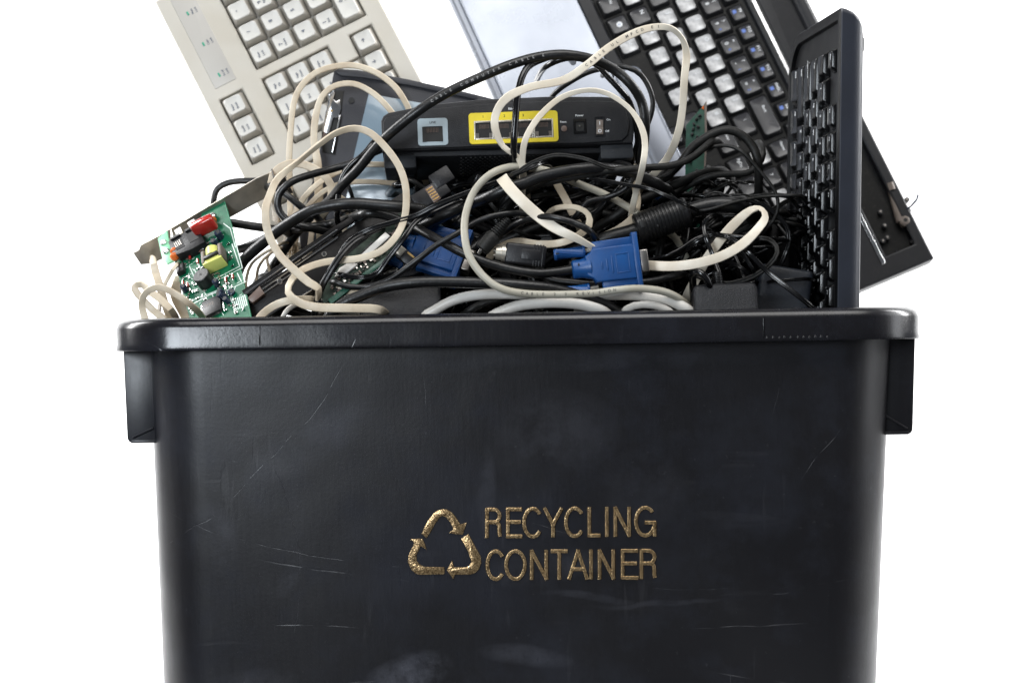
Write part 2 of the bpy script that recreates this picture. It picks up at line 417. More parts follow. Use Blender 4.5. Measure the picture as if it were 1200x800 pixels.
def rslab(mb, x0, x1, y0, y1, r, z0, z1, e=0.001, mi=0, T=None, seg=6):
    """slab with rounded outline and softened top edge"""
    rs = [[(x, y, z0) for x, y in rrect(x0, x1, y0, y1, r, seg)], [(x, y, z1 - e) for x, y in rrect(x0, x1, y0, y1, r, seg)]]
    for a in (30, 60, 90):
        i = e * (1 - math.cos(R(a))); zz = z1 - e + e * math.sin(R(a))
        rs.append([(x, y, zz) for x, y in rrect(x0 + i, x1 - i, y0 + i, y1 - i, max(r - i, 1e-4), seg)])
    return ringstack(mb, rs, mi, T=T)

# ------------------------------------------------------------------ cables
def catmull(pts, step=0.0035):
    out = []
    n = len(pts)
    for i in range(n - 1):
        p0 = pts[max(i - 1, 0)]; p1 = pts[i]; p2 = pts[i + 1]; p3 = pts[min(i + 2, n - 1)]
        ln = math.sqrt(sum((a - b) ** 2 for a, b in zip(p1[:3], p2[:3])))
        k = max(2, int(ln / step))
        for j in range(k):
            t = j / k
            out.append([0.5 * ((2 * b) + (-a + c) * t + (2 * a - 5 * b + 4 * c - e) * t * t + (-a + 3 * b - 3 * c + e) * t ** 3)
                        for a, b, c, e in zip(p0, p1, p2, p3)])
    out.append(list(pts[-1]))
    return out
def profile(kind, w, t):
    if kind == 'round':
        return [(w / 2 * math.cos(a), w / 2 * math.sin(a)) for a in [2 * math.pi * k / 12 for k in range(12)]]
    if kind == 'flat':
        return rrect(-w / 2, w / 2, -t * .42, t * .42, t * 0.24, 3)
    if kind == 'twin':
        r = w / 4.0; pts = []
        for k in range(9):
            a = R(-140 + 280 * k / 8); pts.append((r * 0.93 + r * math.cos(a), r * math.sin(a)))
        for k in range(9):
            a = R(40 + 280 * k / 8); pts.append((-r * 0.93 + r * math.cos(a), r * math.sin(a)))
        return pts
def sweep(mb, path, kind, w, t=None, mi=0):
    """path: [x, y, z, twist_deg, scale]; the width lies across the line of sight at twist 0"""
    prof = profile(kind, w, t or w)
    n = len(path); pts = [V(p[:3]) for p in path]
    rings = []; prev = None
    for i in range(n):
        T = (pts[min(i + 1, n - 1)] - pts[max(i - 1, 0)])
        if T.length < 1e-9: T = V((1, 0, 0))
        T.normalize()
        if kind == 'round':
            W = prev if prev is not None else T.cross(V((0.1, 1, 0.05)))
            W = (W - T * W.dot(T)); W.normalize(); prev = W
        else:
            W = T.cross(V((0, 1, 0)))
            if W.length < 0.15 and prev is not None: W = prev - T * prev.dot(T)
            W.normalize()
            if prev is not None and W.dot(prev) < 0 and (prev - T * prev.dot(T)).length > 0.3 and T.cross(V((0, 1, 0))).length < 0.5: W = -W
            prev = W
        N = T.cross(W)
        a = R(path[i][3]); W2 = W * math.cos(a) + N * math.sin(a); N2 = T.cross(W2)
        s = path[i][4]
        rings.append([pts[i] + W2 * (x * s) + N2 * (y * s) for x, y in prof])
    ringstack(mb, rings, mi)
    return mb
def pathof(pts, d0=0.1, tail=True):
    """pts: (px, py[, d[, twist[, scale]]]); pixel control points turned into a 3D path"""
    q = []
    d = d0; tw = 0.0; sc = 1.0
    for p in pts:
        if len(p) > 2 and p[2] is not None: d = p[2]
        if len(p) > 3: tw = p[3]
        if len(p) > 4: sc = p[4]
        q.append((p[0], p[1], d, tw, sc))
    def ext(a, b):
        L = math.hypot(a[0] - b[0], a[1] - b[1]) or 1
        ux, uy = (a[0] - b[0]) / L, (a[1] - b[1]) / L
        return (a[0] + ux * 12, a[1] + uy * 12 + 12, a[2] + 0.055, a[3], a[4])
    if tail in (True, 'both', 'start'): q.insert(0, ext(q[0], q[1]))
    if tail in (True, 'both', 'end'): q.append(ext(q[-1], q[-2]))
    ctl = []
    for px, py, dd, tw, sc in q:
        v = P(px, py, dd); ctl.append([v.x, v.y, v.z, tw, sc])
    return catmull(ctl)
def cable(pts, w, mat, label, kind='round', t=None, d=0.1, tail=True, name='cable', cat='cable', group=None, printed=None):
    path = pathof(pts, d, tail)
    k = pxs(d)
    mb = MB(); sweep(mb, path, kind, w * k * (0.92 if kind == 'flat' else 1.0), (t or 4) * k * (0.9 if kind == 'flat' else 1.0))
    if not printed:
        return whole(name, mb, [mat], label, cat, group, base=path[0][:3], smooth=50)
    s, pm, off, hgt, start = printed
    e = empty(name, Matrix.Translation(path[0][:3]), label, cat, group)
    part('sheath', mb, [mat], e, smooth=50)
    pb = MB(); acc = 0; i = int(len(path) * start)
    for ch in s:
        adv = hgt * (0.95 if ch != ' ' else 0.8)
        goal = acc + adv
        while acc < goal and i < len(path) - 2:
            acc += (V(path[i + 1][:3]) - V(path[i][:3])).length; i += 1
        if ch == ' ' or i >= len(path) - 2: continue
        T = (V(path[i + 1][:3]) - V(path[i - 1][:3])).normalized(); n = V((0, -1, 0)); n = (n - T * n.dot(T)).normalized()
        F = frame(V(path[i][:3]) + n * off, T, n)
        pb.text(ch, (0, 0), hgt, 0, F)
    if pb.v: part('printed_text', pb, [pm], e, smooth=180)
    return e

# ------------------------------------------------------------------ setting: white studio sweep
mb = MB()
prof = [(-0.12, 0.0)] + [(1.3 + 0.7 * math.sin(R(a)), 0.7 - 0.7 * math.cos(R(a))) for a in range(0, 91, 6)] + [(2.0, 3.4)]
vs = [(x, y, z) for y, z in prof for x in (-2.5, 2.6)]
mb.add(vs, [[2 * i, 2 * i + 1, 2 * i + 3, 2 * i + 2] for i in range(len(prof) - 1)])
tag(whole('backdrop', mb, ['white_sweep'], None, None, base=(0, 0, 0), smooth=60), kind='structure')

# ------------------------------------------------------------------ the recycling bin
WY = 0.012                                    # front wall at the rim
BZ = ZC - 0.002                               # underside of the rim
pl, pr = P(176, 405, 0.052), P(1043, 400, 0.052)
ql, qr = P(191, 800, 0.052), P(1028, 798, 0.052)
sl = (ql.x - pl.x) / (pl.z - ql.z); sr = (pr.x - qr.x) / (pr.z - qr.z)
DEPTH = 0.385
def wall_at(z, inset=0.0, r=0.042):
    h = BZ - z
    return (pl.x + sl * h + inset, pr.x - sr * h - inset, WY + 0.026 * h + inset, WY + DEPTH - 0.026 * h - inset, max(r - inset, 0.006))
rl, rr_ = P(135, 388, 0.046).x, P(1078, 375, 0.046).x
RIMT = P(606, 366, 0.0).z
base_bin = V(((pl.x + pr.x) / 2, WY + DEPTH / 2, 0))
binr = empty('recycling_bin', Matrix.Translation(base_bin), 'large worn black plastic bin with gold recycling lettering, holding all the old electronics', 'bin')
def ring3(x0, x1, y0, y1, r, z, seg=10): return [(x, y, z) for x, y in rrect(x0, x1, y0, y1, r, seg)]
mb = MB(); rs = []
for z in (0.006, 0.002):
    pass
a = wall_at(0.0, 0.008); rs.append(ring3(*a, 0.0))
a = wall_at(0.003, 0.002); rs.append(ring3(*a, 0.003))
for z in [0.010, 0.06, 0.12, 0.18, 0.24, 0.30, 0.36, 0.41, BZ + 0.012]:
    rs.append(ring3(*wall_at(z), z))
for z in [BZ + 0.0121, 0.36, 0.24, 0.12, 0.008]:
    rs.append(ring3(*wall_at(z, 0.003), z))
ringstack(mb, rs, 0, True, True)
part('body', mb, ['bin'], binr, smooth=50)
# rim: a downturned lip round the top
x0, x1, y0, y1 = rl, rr_, 0.0, WY * 2 + DEPTH
RR = 0.052
mb = MB(); rs = []
for ins, z in [(0.0075, BZ + 0.004), (0.0015, BZ + 0.002), (0.0004, BZ - 0.0005), (0.0, BZ + 0.001), (0.0007, BZ + 0.004), (0.0005, RIMT - 0.0065),
               (0.0016, RIMT - 0.0030), (0.0045, RIMT - 0.0010), (0.0075, RIMT), (0.013, RIMT - 0.0003), (0.0150, RIMT - 0.0016), (0.0155, RIMT - 0.005)]:
    rs.append([(x, y, z) for x, y in rrect(x0 + ins, x1 - ins, y0 + ins, y1 - ins, RR - ins, 12)])
ringstack(mb, rs, 0, False, False)
part('rim', mb, ['bin_rim'], binr, smooth=55)
# faint mould seams where the thicker middle of the lip begins, plus burrs along the lower edge
for px in (304, 895):
    mb = MB(); p = P(px, 386, 0.0)
    mb.box((p.x, 0.0003, (BZ + RIMT) / 2 - 0.0018), (0.0007, 0.0012, RIMT - BZ - 0.008), bev=0.0002)
    part('mould_seam', mb, ['black_gloss'], binr)
mb = MB()
random.seed(3)
for k in range(11):
    p = P(899 + k * 7.0 + random.uniform(-1, 1), 392, 0.0)
    mb.sphere((p.x, 0.0008, BZ + 0.0012 + 0.0005 * random.random()), 0.0010, sc=(1.1, 0.9, 1.5), seg=8)
part('lip_burr', mb, ['bin'], binr, smooth=180)
# handles: hollow skirts hanging under the rim at both ends
for side, (a0, a1, b0, b1) in ((-1, (144, 190, 149, 190)), (1, (1073, 1028, 1070, 1028))):
    mb = MB(); yd = 0.040
    zt = BZ + 0.004; zb = P(160 if side < 0 else 1055, 519 if side < 0 else 509, yd).z
    ot, ob_ = P(a0, 400, yd).x, P(b0, 515, yd).x
    it, ib = P(a1, 400, yd).x, P(b1, 515, yd).x
    r = 0.004
    pts = [(it, zt), (ib, zb)]
    for k in range(5):
        an = R(90 * k / 4)
        pts.append((ob_ - side * r + side * r * math.sin(an), zb + r - r * math.cos(an)))
    pts.append((ot, zt))
    # front plate (x, z) extruded a little in y, then outer plate and rear plate
    T = Matrix(((1, 0, 0, 0), (0, 0, -1, 0), (0, 1, 0, 0), (0, 0, 0, 1)))
    mb.prism(pts, -yd - 0.0035, -yd, 0, T, bev=0.0008)
    mb.prism(pts, -(WY + DEPTH - 0.03), -(WY + DEPTH - 0.033), 0, T)
    xo = (ot + ob_) / 2
    mb.box((xo - side * 0.0022, (yd + WY + DEPTH - 0.03) / 2 + 0.002, (zt + zb) / 2), (0.0026, DEPTH - 0.056, zt - zb - 0.012), bev=0.001)
    # turned lower flange edge and the fold inside it
    mb.box(((ib + ob_) / 2, yd - 0.0014, zb + 0.0012), (abs(ib - ob_) - 0.006, 0.002, 0.0022), bev=0.0006)
    c0 = V((ob_ - side * 0.004, yd - 0.0008, zb + 0.004)); c1 = V((ib + side * (0.006 if side < 0 else 0.001), yd - 0.0008, zb + (0.010 if side < 0 else 0.016)))
    mb.cyl(c0, c1, 0.0009, seg=8)
    part('handle', mb, ['bin'], binr, bevel=0)

# lettering and emblem on the front wall
WP = V((0, WY, BZ)); WN = V((0, -math.cos(math.atan(0.026)), -math.sin(math.atan(0.026))))
def wp(px, py, out=0.0):
    return onplane(px, py, WP, WN) - (-WN) * out
FW = frame(WP, (1, 0, 0), WN)          # x right, y up along wall, z outward
FWi = FW.inverted()
def w2(px, py):
    p = FWi @ onplane(px, py, WP, WN); return (p.x, p.y)
TRI = [[(494, 625), (500, 612), (508, 601), (513, 597.3), (519, 596), (524, 596.6), (529, 599.5), (534, 605), (539.5, 614), (547.5, 611.5), (542, 626), (534, 625.5), (526, 624), (531.6, 619.5), (527, 611), (522.5, 605.5), (518.5, 604), (515, 606), (510, 613), (504, 624), (499.6, 630)],
       [(549, 625), (556, 638), (563.5, 652), (564, 659), (561, 667), (556.5, 671), (551, 672.6), (533, 673), (531.5, 678.5), (523.5, 667.7), (530, 656), (532, 664), (546, 664), (550, 662), (552.5, 658), (548, 645), (540, 631)],
       [(521, 672.3), (521, 664.2), (497, 663.5), (492, 661), (488.5, 657), (488, 650), (493, 639.5), (500, 643.5), (498, 637), (495, 630.8), (480.8, 630.8), (485.4, 635.6), (478.8, 650), (478.2, 659), (482, 667), (487, 671.5), (492, 673)]]
for tri in TRI:
    mb = MB(); bm = bmesh.new()
    mb.prism([w2(*p) for p in tri][::-1], -0.0002, 0.0009, 0, FW, bev=0.0004)
    part('recycling_arrow', mb, ['gold'], binr)

def arc(cx, cy, rx, ry, a0, a1, n=10):
    return [(cx + rx * math.cos(R(a0 + (a1 - a0) * k / n)), cy + ry * math.sin(R(a0 + (a1 - a0) * k / n))) for k in range(n + 1)]
# stroke skeletons in a cell 1 high (y up); width given
LET = {
 'R': (0.58, [[(0, 0), (0, 1)], [(0, 1), (0.30, 1)] + arc(0.30, 0.765, 0.24, 0.235, 90, -90, 10) + [(0, 0.53)], [(0.30, 0.53)] + arc(0.36, 0.38, 0.16, 0.15, 90, 0, 4) + [(0.53, 0.12), (0.56, 0.0)]]),
 'E': (0.50, [[(0, 0), (0, 1)], [(0, 1), (0.50, 1)], [(0, 0.53), (0.46, 0.53)], [(0, 0), (0.51, 0)]]),
 'C': (0.60, [arc(0.31, 0.5, 0.31, 0.52, 38, 322, 22)]),
 'Y': (0.58, [[(0, 1), (0.29, 0.42)], [(0.58, 1), (0.29, 0.42)], [(0.29, 0.44), (0.29, 0)]]),
 'L': (0.44, [[(0, 1), (0, 0)], [(0, 0), (0.44, 0)]]),
 'I': (0.0, [[(0, 0), (0, 1)]]),
 'N': (0.54, [[(0, 0), (0, 1)], [(0, 1), (0.54, 0)], [(0.54, 0), (0.54, 1)]]),
 'G': (0.60, [arc(0.31, 0.5, 0.31, 0.52, 42, 350, 24), [(0.34, 0.46), (0.61, 0.46)], [(0.61, 0.46), (0.61, 0.0)]]),
 'O': (0.64, [arc(0.32, 0.5, 0.32, 0.52, 0, 360, 28)]),
 'T': (0.54, [[(0, 1), (0.54, 1)], [(0.27, 1), (0.27, 0)]]),
 'A': (0.60, [[(0, 0), (0.30, 1)], [(0.60, 0), (0.30, 1)], [(0.11, 0.33), (0.49, 0.33)]]),
}
def word(s, px_l, px_r, py_top_l, py_top_r, h):
    for i, (ch, pl_) in enumerate(zip(s, px_l)):
        wdt, strokes = LET[ch]
        pr_ = px_r[i]
        mb = MB()
        for j, st in enumerate(strokes):
            path = []
            sc = (pr_ - pl_) / wdt if wdt else 0
            top = py_top_l + (py_top_r - py_top_l) * (pl_ - px_l[0]) / (px_l[-1] - px_l[0])
            pts = []
            for x, y in st:
                pts.append((pl_ + x * sc, top + (1 - y) * h))
            # widen straight ends slightly so corners close
            w = 2.1 * S * 1.01
            vs = []
            path = [wp(a, b, 0.0006 + 0.00012 * j) for a, b in pts]
            path = [[p.x, p.y, p.z, 0, 1] for p in path]
            if len(path) == 2:
                a, b = V(path[0][:3]), V(path[1][:3]); u = (b - a).normalized() * w * 0.8
                a2, b2 = a - u, b + u
                path = [[*a2, 0, 1], [*((a + b) / 2), 0, 1], [*b2, 0, 1]]
            sweep(mb, path, 'flat', w * 2, 0.0013)
        part('letter', mb, ['gold'], binr, smooth=50)
word('RECYCLING', [570.5, 595, 614, 638.5, 663, 690.5, 711, 721, 745], [586.5, 610, 634, 657.5, 683, 702, 711, 737, 766.5], 596.5, 594.8, 31.5)
word('CONTAINER', [571, 593, 623, 647, 667, 692.5, 702.5, 729.5, 751.5], [590, 615, 640, 663.5, 687.5, 692.5, 718.5, 746, 768], 645.8, 644.6, 31.5)

# ------------------------------------------------------------------ keycaps
def plate_wells(mb, X0, X1, Y0, Y1, ztop, zbot, wells, mi=0, mw=1, T=None):
    """slab with rectangular wells (x0, x1, y0, y1, zfloor)"""
    xs = sorted({X0, X1, *[w[0] for w in wells], *[w[1] for w in wells]})
    ys = sorted({Y0, Y1, *[w[2] for w in wells], *[w[3] for w in wells]})
    def hz(i, j):
        if i < 0 or j < 0 or i >= len(xs) - 1 or j >= len(ys) - 1: return zbot
        cx, cy = (xs[i] + xs[i + 1]) / 2, (ys[j] + ys[j + 1]) / 2
        for w in wells:
            if w[0] < cx < w[1] and w[2] < cy < w[3]: return w[4]
        return ztop
    bm = bmesh.new(); cache = {}
    def vt(x, y, z):
        k = (round(x, 7), round(y, 7), round(z, 7))
        if k not in cache: cache[k] = bm.verts.new((x, y, z))
        return cache[k]
    for i in range(-1, len(xs)):
        for j in range(-1, len(ys)):
            h = hz(i, j)
            inside = 0 <= i < len(xs) - 1 and 0 <= j < len(ys) - 1
            if inside:
                f = bm.faces.new([vt(xs[i], ys[j], h), vt(xs[i + 1], ys[j], h), vt(xs[i + 1], ys[j + 1], h), vt(xs[i], ys[j + 1], h)])
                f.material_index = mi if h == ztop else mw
            if -1 <= i < len(xs) - 1 and 0 <= j < len(ys) - 1:
                h2 = hz(i + 1, j)
                if abs(h2 - h) > 1e-9:
                    x = xs[i + 1]; q = [vt(x, ys[j], h), vt(x, ys[j + 1], h), vt(x, ys[j + 1], h2), vt(x, ys[j], h2)]
                    f = bm.faces.new(q if h > h2 else q); f.material_index = mi
            if -1 <= j < len(ys) - 1 and 0 <= i < len(xs) - 1:
                h2 = hz(i, j + 1)
                if abs(h2 - h) > 1e-9:
                    y = ys[j + 1]; q = [vt(xs[i], y, h), vt(xs[i], y, h2), vt(xs[i + 1], y, h2), vt(xs[i + 1], y, h)]
                    f = bm.faces.new(q); f.material_index = mi
    bm.faces.new([vt(X0, Y0, zbot), vt(X0, Y1, zbot), vt(X1, Y1, zbot), vt(X1, Y0, zbot)]) if not any(False for _ in ()) else None
    bmesh.ops.dissolve_limit(bm, angle_limit=R(1), verts=bm.verts[:], edges=bm.edges[:], delimit={'MATERIAL'})
    bmesh.ops.recalc_face_normals(bm, faces=bm.faces[:])
    bm.verts.index_update()
    o = len(mb.v)
    mb.v += [tuple(T @ v.co) if T else tuple(v.co) for v in bm.verts]
    for f in bm.faces:
        mb.f.append([v.index + o for v in f.verts]); mb.m.append(f.material_index)
    bm.free()
def keycap(w, h, H, inx, iny, shift, r0, r1, dish, legends=(), side_mat=False, lx=0.0):
    """a key: footprint w x h, top face inset by inx/iny and shifted towards the rear; legends: (text, x, y, size, angle, material index)"""
    mb = MB(); seg = 4
    x0, x1, y0, y1 = -w / 2, w / 2, -h / 2, h / 2
    tx0, tx1, ty0, ty1 = x0 + inx, x1 - inx, y0 + iny + shift, y1 - iny + shift
    rs = [ring3(x0, x1, y0, y1, r0, 0, seg), ring3(x0, x1, y0, y1, r0, H * 0.12, seg)]
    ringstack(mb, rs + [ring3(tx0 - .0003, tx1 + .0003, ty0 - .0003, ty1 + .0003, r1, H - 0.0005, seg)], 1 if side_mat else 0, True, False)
    e = 0.0006; c = min(tx1 - tx0, ty1 - ty0) * 0.5
    top = [ring3(tx0 - .0003, tx1 + .0003, ty0 - .0003, ty1 + .0003, r1, H - 0.0005, seg), ring3(tx0 + e * .3, tx1 - e * .3, ty0 + e * .3, ty1 - e * .3, r1, H, seg)]
    for f_ in (0.25, 0.5, 0.75, 0.93):
        i = c * f_
        dz = dish * (1 - (1 - f_) ** 2)
        top.append(ring3(tx0 + i, tx1 - i, ty0 + i, ty1 - i, max(r1 * (1 - f_), 0.0002), H - dz, seg))
    ringstack(mb, top, 0, False, True)
    for (s, x, y, sz, an, mi) in legends:
        zt = H - dish * 0.55 + 0.00025
        mb.text(s, (x + (tx0 + tx1) / 2, y + (ty0 + ty1) / 2), sz, mi, None, an, z=zt)
    return mb
_KC = {}

# ------------------------------------------------------------------ beige desktop keyboard
def kb_frame(px, py, d, ux, uy, tilt, lean=0.0):
    n = V((lean, -math.cos(R(tilt)), math.sin(R(tilt)))).normalized()
    p0 = P(px, py, d)
    a = onplane(px, py, p0, n); b = onplane(px + 100 * ux, py + 100 * uy, p0, n)
    return frame(a, b - a, n)
def kb_inside(F, x, y, pad=60, ymax=392):
    w = F @ V((x, y, 0)) - CAMP
    k = w.y * S / D
    px = 600 + w.dot(CR) / k; py = 400 - w.dot(CU) / k
    return -pad < px < 1200 + pad and -pad < py < ymax
FB = kb_frame(300, 150, 0.235, -0.456, -0.89, 8)
kB = 0.000664
bx = lambda t: -(t - 270.3) * kB
by = lambda u: -(u - 198.6) * kB
beige = empty('desktop_keyboard', FB, 'beige desktop keyboard with number pad, standing on end in the left of the bin', 'keyboard')
U = 28.65
rows = [245 + U * i for i in range(5)]; urow0 = 190
tn = [193 - U * i for i in range(4)]; tv = [235.5 + U * i for i in range(3)]; tm = 335.0
def well(t0, t1, u0, u1, z=-0.0055): return (bx(t1), bx(t0), by(u1), by(u0), z)
hp = 15.2
wells = [well(tn[3] - hp, tn[0] + hp, rows[0] - hp, rows[4] + hp), well(tv[0] - hp, tv[2] + hp, rows[0] - hp, rows[2] + hp),
         well(tv[0] - hp, tv[2] + hp, urow0 - hp, urow0 + hp), well(tv[0] - hp, tv[2] + hp, rows[4] - hp, rows[4] + hp),
         well(tv[1] - hp, tv[1] + hp, rows[3] - hp, rows[4] - hp), well(tm - 1, tm + 15 * U, rows[0] - hp, rows[4] + hp),
         well(tm - 1, tm + 4 * U, urow0 - hp, urow0 + hp), well(tm + 5 * U, tm + 9 * U, urow0 - hp, urow0 + hp)]
mb = MB()
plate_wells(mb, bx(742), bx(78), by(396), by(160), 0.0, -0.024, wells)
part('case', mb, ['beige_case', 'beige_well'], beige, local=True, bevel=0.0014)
mb = MB(); rslab(mb, bx(207), bx(84), by(204.6), by(177), 0.001, -0.001, 0.0004, 0.0003)
for t, s1, s2 in ((110, 'Num', 'Lock'), (152, 'Caps', 'Lock'), (193.7, 'Scroll', 'Lock')):
    mb.box((bx(t), by(188.5), 0.0006), (0.0034, 0.0016, 0.0006), 1, bev=0.0003)
    mb.text(s1, (bx(t), by(194)), 0.0017, 2, z=0.0006); mb.text(s2, (bx(t), by(199)), 0.0017, 2, z=0.0006)
part('indicator_panel', mb, ['led_panel', 'led_green', 'legend_dark'], beige, local=True)
def beige_key(t, u, txt, wu=1.0, hu=1.0):
    x, y = bx(t), by(u)
    if not kb_inside(FB, x, y, 60, 400): return
    w, h = (U * wu - 1.2) * kB, (U * hu - 1.2) * kB
    ls = []
    lines = txt.split('|')
    for i, s in enumerate(lines):
        if s: ls.append((s, -0.0014 if len(lines) > 1 or len(s) > 1 else 0, (0.0022 - i * 0.0036) if len(lines) > 1 else 0.001, 0.0029 if len(s) < 2 else 0.0017, 0, 2))
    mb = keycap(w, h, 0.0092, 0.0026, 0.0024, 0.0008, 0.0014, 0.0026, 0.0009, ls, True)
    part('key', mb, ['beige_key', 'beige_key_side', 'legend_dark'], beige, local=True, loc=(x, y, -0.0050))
for i, col in enumerate([['Num|Lock', '7|Home', '4', '1|End'], ['/', '8', '5', '2'], ['*', '9|PgUp', '6', '3|PgDn']]):
    for j, s in enumerate(col): beige_key(tn[i], rows[j], s)
beige_key(tn[3], rows[0], '-'); beige_key(tn[3], (rows[1] + rows[2]) / 2, '+', 1, 2)
beige_key((tn[0] + tn[1]) / 2, rows[4], '0|Ins', 2); beige_key(tn[2], rows[4], '.|Del'); beige_key(tn[3], (rows[3] + rows[4]) / 2, 'Enter', 1, 2)
for j, (a, b, c) in enumerate([('Page|Up', 'Home', 'Insert'), ('Page|Down', 'End', 'Delete'), ('Wake|Up', 'Sleep', 'Power')]):
    for i, s in enumerate((a, b, c)): beige_key(tv[i], rows[j], s)
for i, s in enumerate(('Pause|Break', 'Scroll|Lock', 'Print|Screen')): beige_key(tv[i], urow0, s)
for i, s in enumerate(('\u2192', '\u2193', '\u2190')): beige_key(tv[i], rows[4], s)
beige_key(tv[1], rows[3], '\u2191')
for j, (first, names) in enumerate([(2, '=-0987'), (1.5, '][POIU'), (2.25, "';LKJH"), (2.75, '/.,MNB'), (1.5, '')]):
    beige_key(tm + first * U / 2, rows[j], ('Backspace', '\\', 'Enter', 'Shift', 'Ctrl')[j], first)
    for i, ch in enumerate(names): beige_key(tm + (first + i + 0.5) * U, rows[j], ch)
for i in range(4): beige_key(tm + (i + 0.5) * U, urow0, 'F%d' % (12 - i))

# ------------------------------------------------------------------ laptop base
TL = 14
FL = kb_frame(800, 150, 0.34, 0.43, 0.9, TL)
kL = 0.000700
lx = lambda t: (t - 479.0) * kL
ly = lambda u: (u - 655.5) * kL
lap = empty('laptop', FL, 'silver and black laptop base with worn shiny keys, leaning at the back of the bin', 'laptop')
def lwell(t0, t1, u0, u1, z): return (lx(t0), lx(t1), ly(u0), ly(u1), z)
mb = MB()
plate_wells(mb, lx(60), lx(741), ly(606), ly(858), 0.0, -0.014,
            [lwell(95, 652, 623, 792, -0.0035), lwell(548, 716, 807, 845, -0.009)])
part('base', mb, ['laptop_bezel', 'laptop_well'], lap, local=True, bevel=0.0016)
mb = MB(); rslab(mb, lx(60), lx(741), ly(477), ly(606), 0.002, -0.014, 0.0008, 0.001)
rslab(mb, lx(470), lx(620), ly(508), ly(574), 0.003, 0.0004, 0.0010, 0.0003)
part('palm_rest', mb, ['silver_paint'], lap, local=True)
mb = MB(); rslab(mb, lx(60), lx(741), ly(466), ly(478.5), 0.002, -0.013, -0.0012, 0.003)
part('front_edge', mb, ['silver_dark'], lap, local=True)
mb = MB(); rslab(mb, lx(384), lx(545), ly(604), ly(640), 0.008, -0.003, 0.0035, 0.0034, seg=8)
part('wrist_trim', mb, ['silver_dark'], lap, local=True, smooth=60)
mb = MB(); rslab(mb, lx(60), lx(724), ly(798), ly(803), 0.0006, -0.004, 0.0012, 0.0006)
part('chrome_strip', mb, ['chrome'], lap, local=True)
mb = MB(); rslab(mb, lx(60), lx(536), ly(806), ly(842), 0.002, -0.002, 0.0006, 0.0005)
random.seed(5)
nx = 120
for i in range(nx):
    for j in range(9):
        x = lx(300 + i * 2.0); y = ly(809 + j * 3.7 + (i % 2) * 1.8)
        mb.add([(x + 0.0004 * math.cos(a), y + 0.0004 * math.sin(a), 0.00065) for a in (0, 1.57, 3.14, 4.71)], [[0, 1, 2, 3]], 1)
part('speaker_grille', mb, ['laptop_bezel', 'void'], lap, local=True)
mb = MB(); mb.cyl((lx(60), ly(851), 0.002), (lx(452), ly(851), 0.002), 0.0058, seg=20)
mb.cyl((lx(453), ly(851), 0.002), (lx(462), ly(851), 0.002), 0.0050, seg=20)
part('hinge_barrel', mb, ['laptop_bezel'], lap, local=True)
# exposed bay where the hinge was torn out
def Lp(px, py):
    q = FL.inverted() @ onplane(px, py, FL.translation, FL.to_3x3() @ V((0, 0, 1))); return q.x, q.y
mb = MB()
h0, h1 = Lp(1046, 222), Lp(1056, 258)
mb.cyl((*h0, -0.004), (*h1, -0.004), 0.0034, 0, 16)
mb.cyl((*Lp(1043, 214), 0.0), (*h0, -0.001), 0.0028, 0, 12)
hh = Lp(1061, 258); mb.cyl((*hh, -0.006), (*hh, 0.0005), 0.0046, 0, 18, rings=[(0, .0046), (.8, .0046), (1, .003)])
mb.cyl((*hh, 0.0002), (*hh, 0.0008), 0.0016, 1, 12)
part('hinge_bracket', mb, ['ferrite_grey', 'void'], lap, local=True)
mb = MB()
for a, b in ((1033, 246), (1038, 262), (1041, 276), (1036, 280), (1064, 232), (1066, 245), (1071, 281), (1073, 290)):
    q = Lp(a, b); mb.cyl((*q, -0.0089), (*q, -0.004), 0.0022, 0, 10); mb.cyl((*q, -0.0042), (*q, -0.0036), 0.0010, 1, 8)
for a, b, c, d_ in ((1012, 270, 1030, 308), (1052, 290, 1060, 306)):
    p, q = Lp(a, b), Lp(c, d_); mb.cyl((*p, -0.0085), (*q, -0.0085), 0.0009, 0, 6)
part('bay_bosses', mb, ['laptop_bezel', 'steel'], lap, local=True)
mb = MB()
p = [V((*Lp(1060, 246), -0.004)), V((*Lp(1067, 243), 0.004)), V((*Lp(1073, 236), 0.006)), V((*Lp(1074, 231), 0.007))]
for a, b in zip(p, p[1:]): mb.cyl(a, b, 0.0009, 0, 8)
part('loose_wire', mb, ['cap_blue'], lap, local=True)
for i_, (s_, tt) in enumerate([('row', 0)]): pass
def lkey(t, u, w, legends, worn, h=1.0, blue=None):
    x, y = lx(t), ly(u)
    if not kb_inside(FL, x, y, 45, 372): return
    W, H = (w * 27.8 - 2.6) * kL, (28 * h - 2.8) * kL
    ls = []
    for s, a, b, sz, mi in legends: ls.append((s, a * W, b * H, sz, 0, mi + 1))
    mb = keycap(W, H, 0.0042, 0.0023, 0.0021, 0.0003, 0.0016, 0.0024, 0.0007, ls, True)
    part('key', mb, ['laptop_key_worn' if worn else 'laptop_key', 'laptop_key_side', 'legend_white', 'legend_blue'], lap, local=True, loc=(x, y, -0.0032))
random.seed(11)
tc_ = lambda c: 330 + (c - 7.75) * 27.8
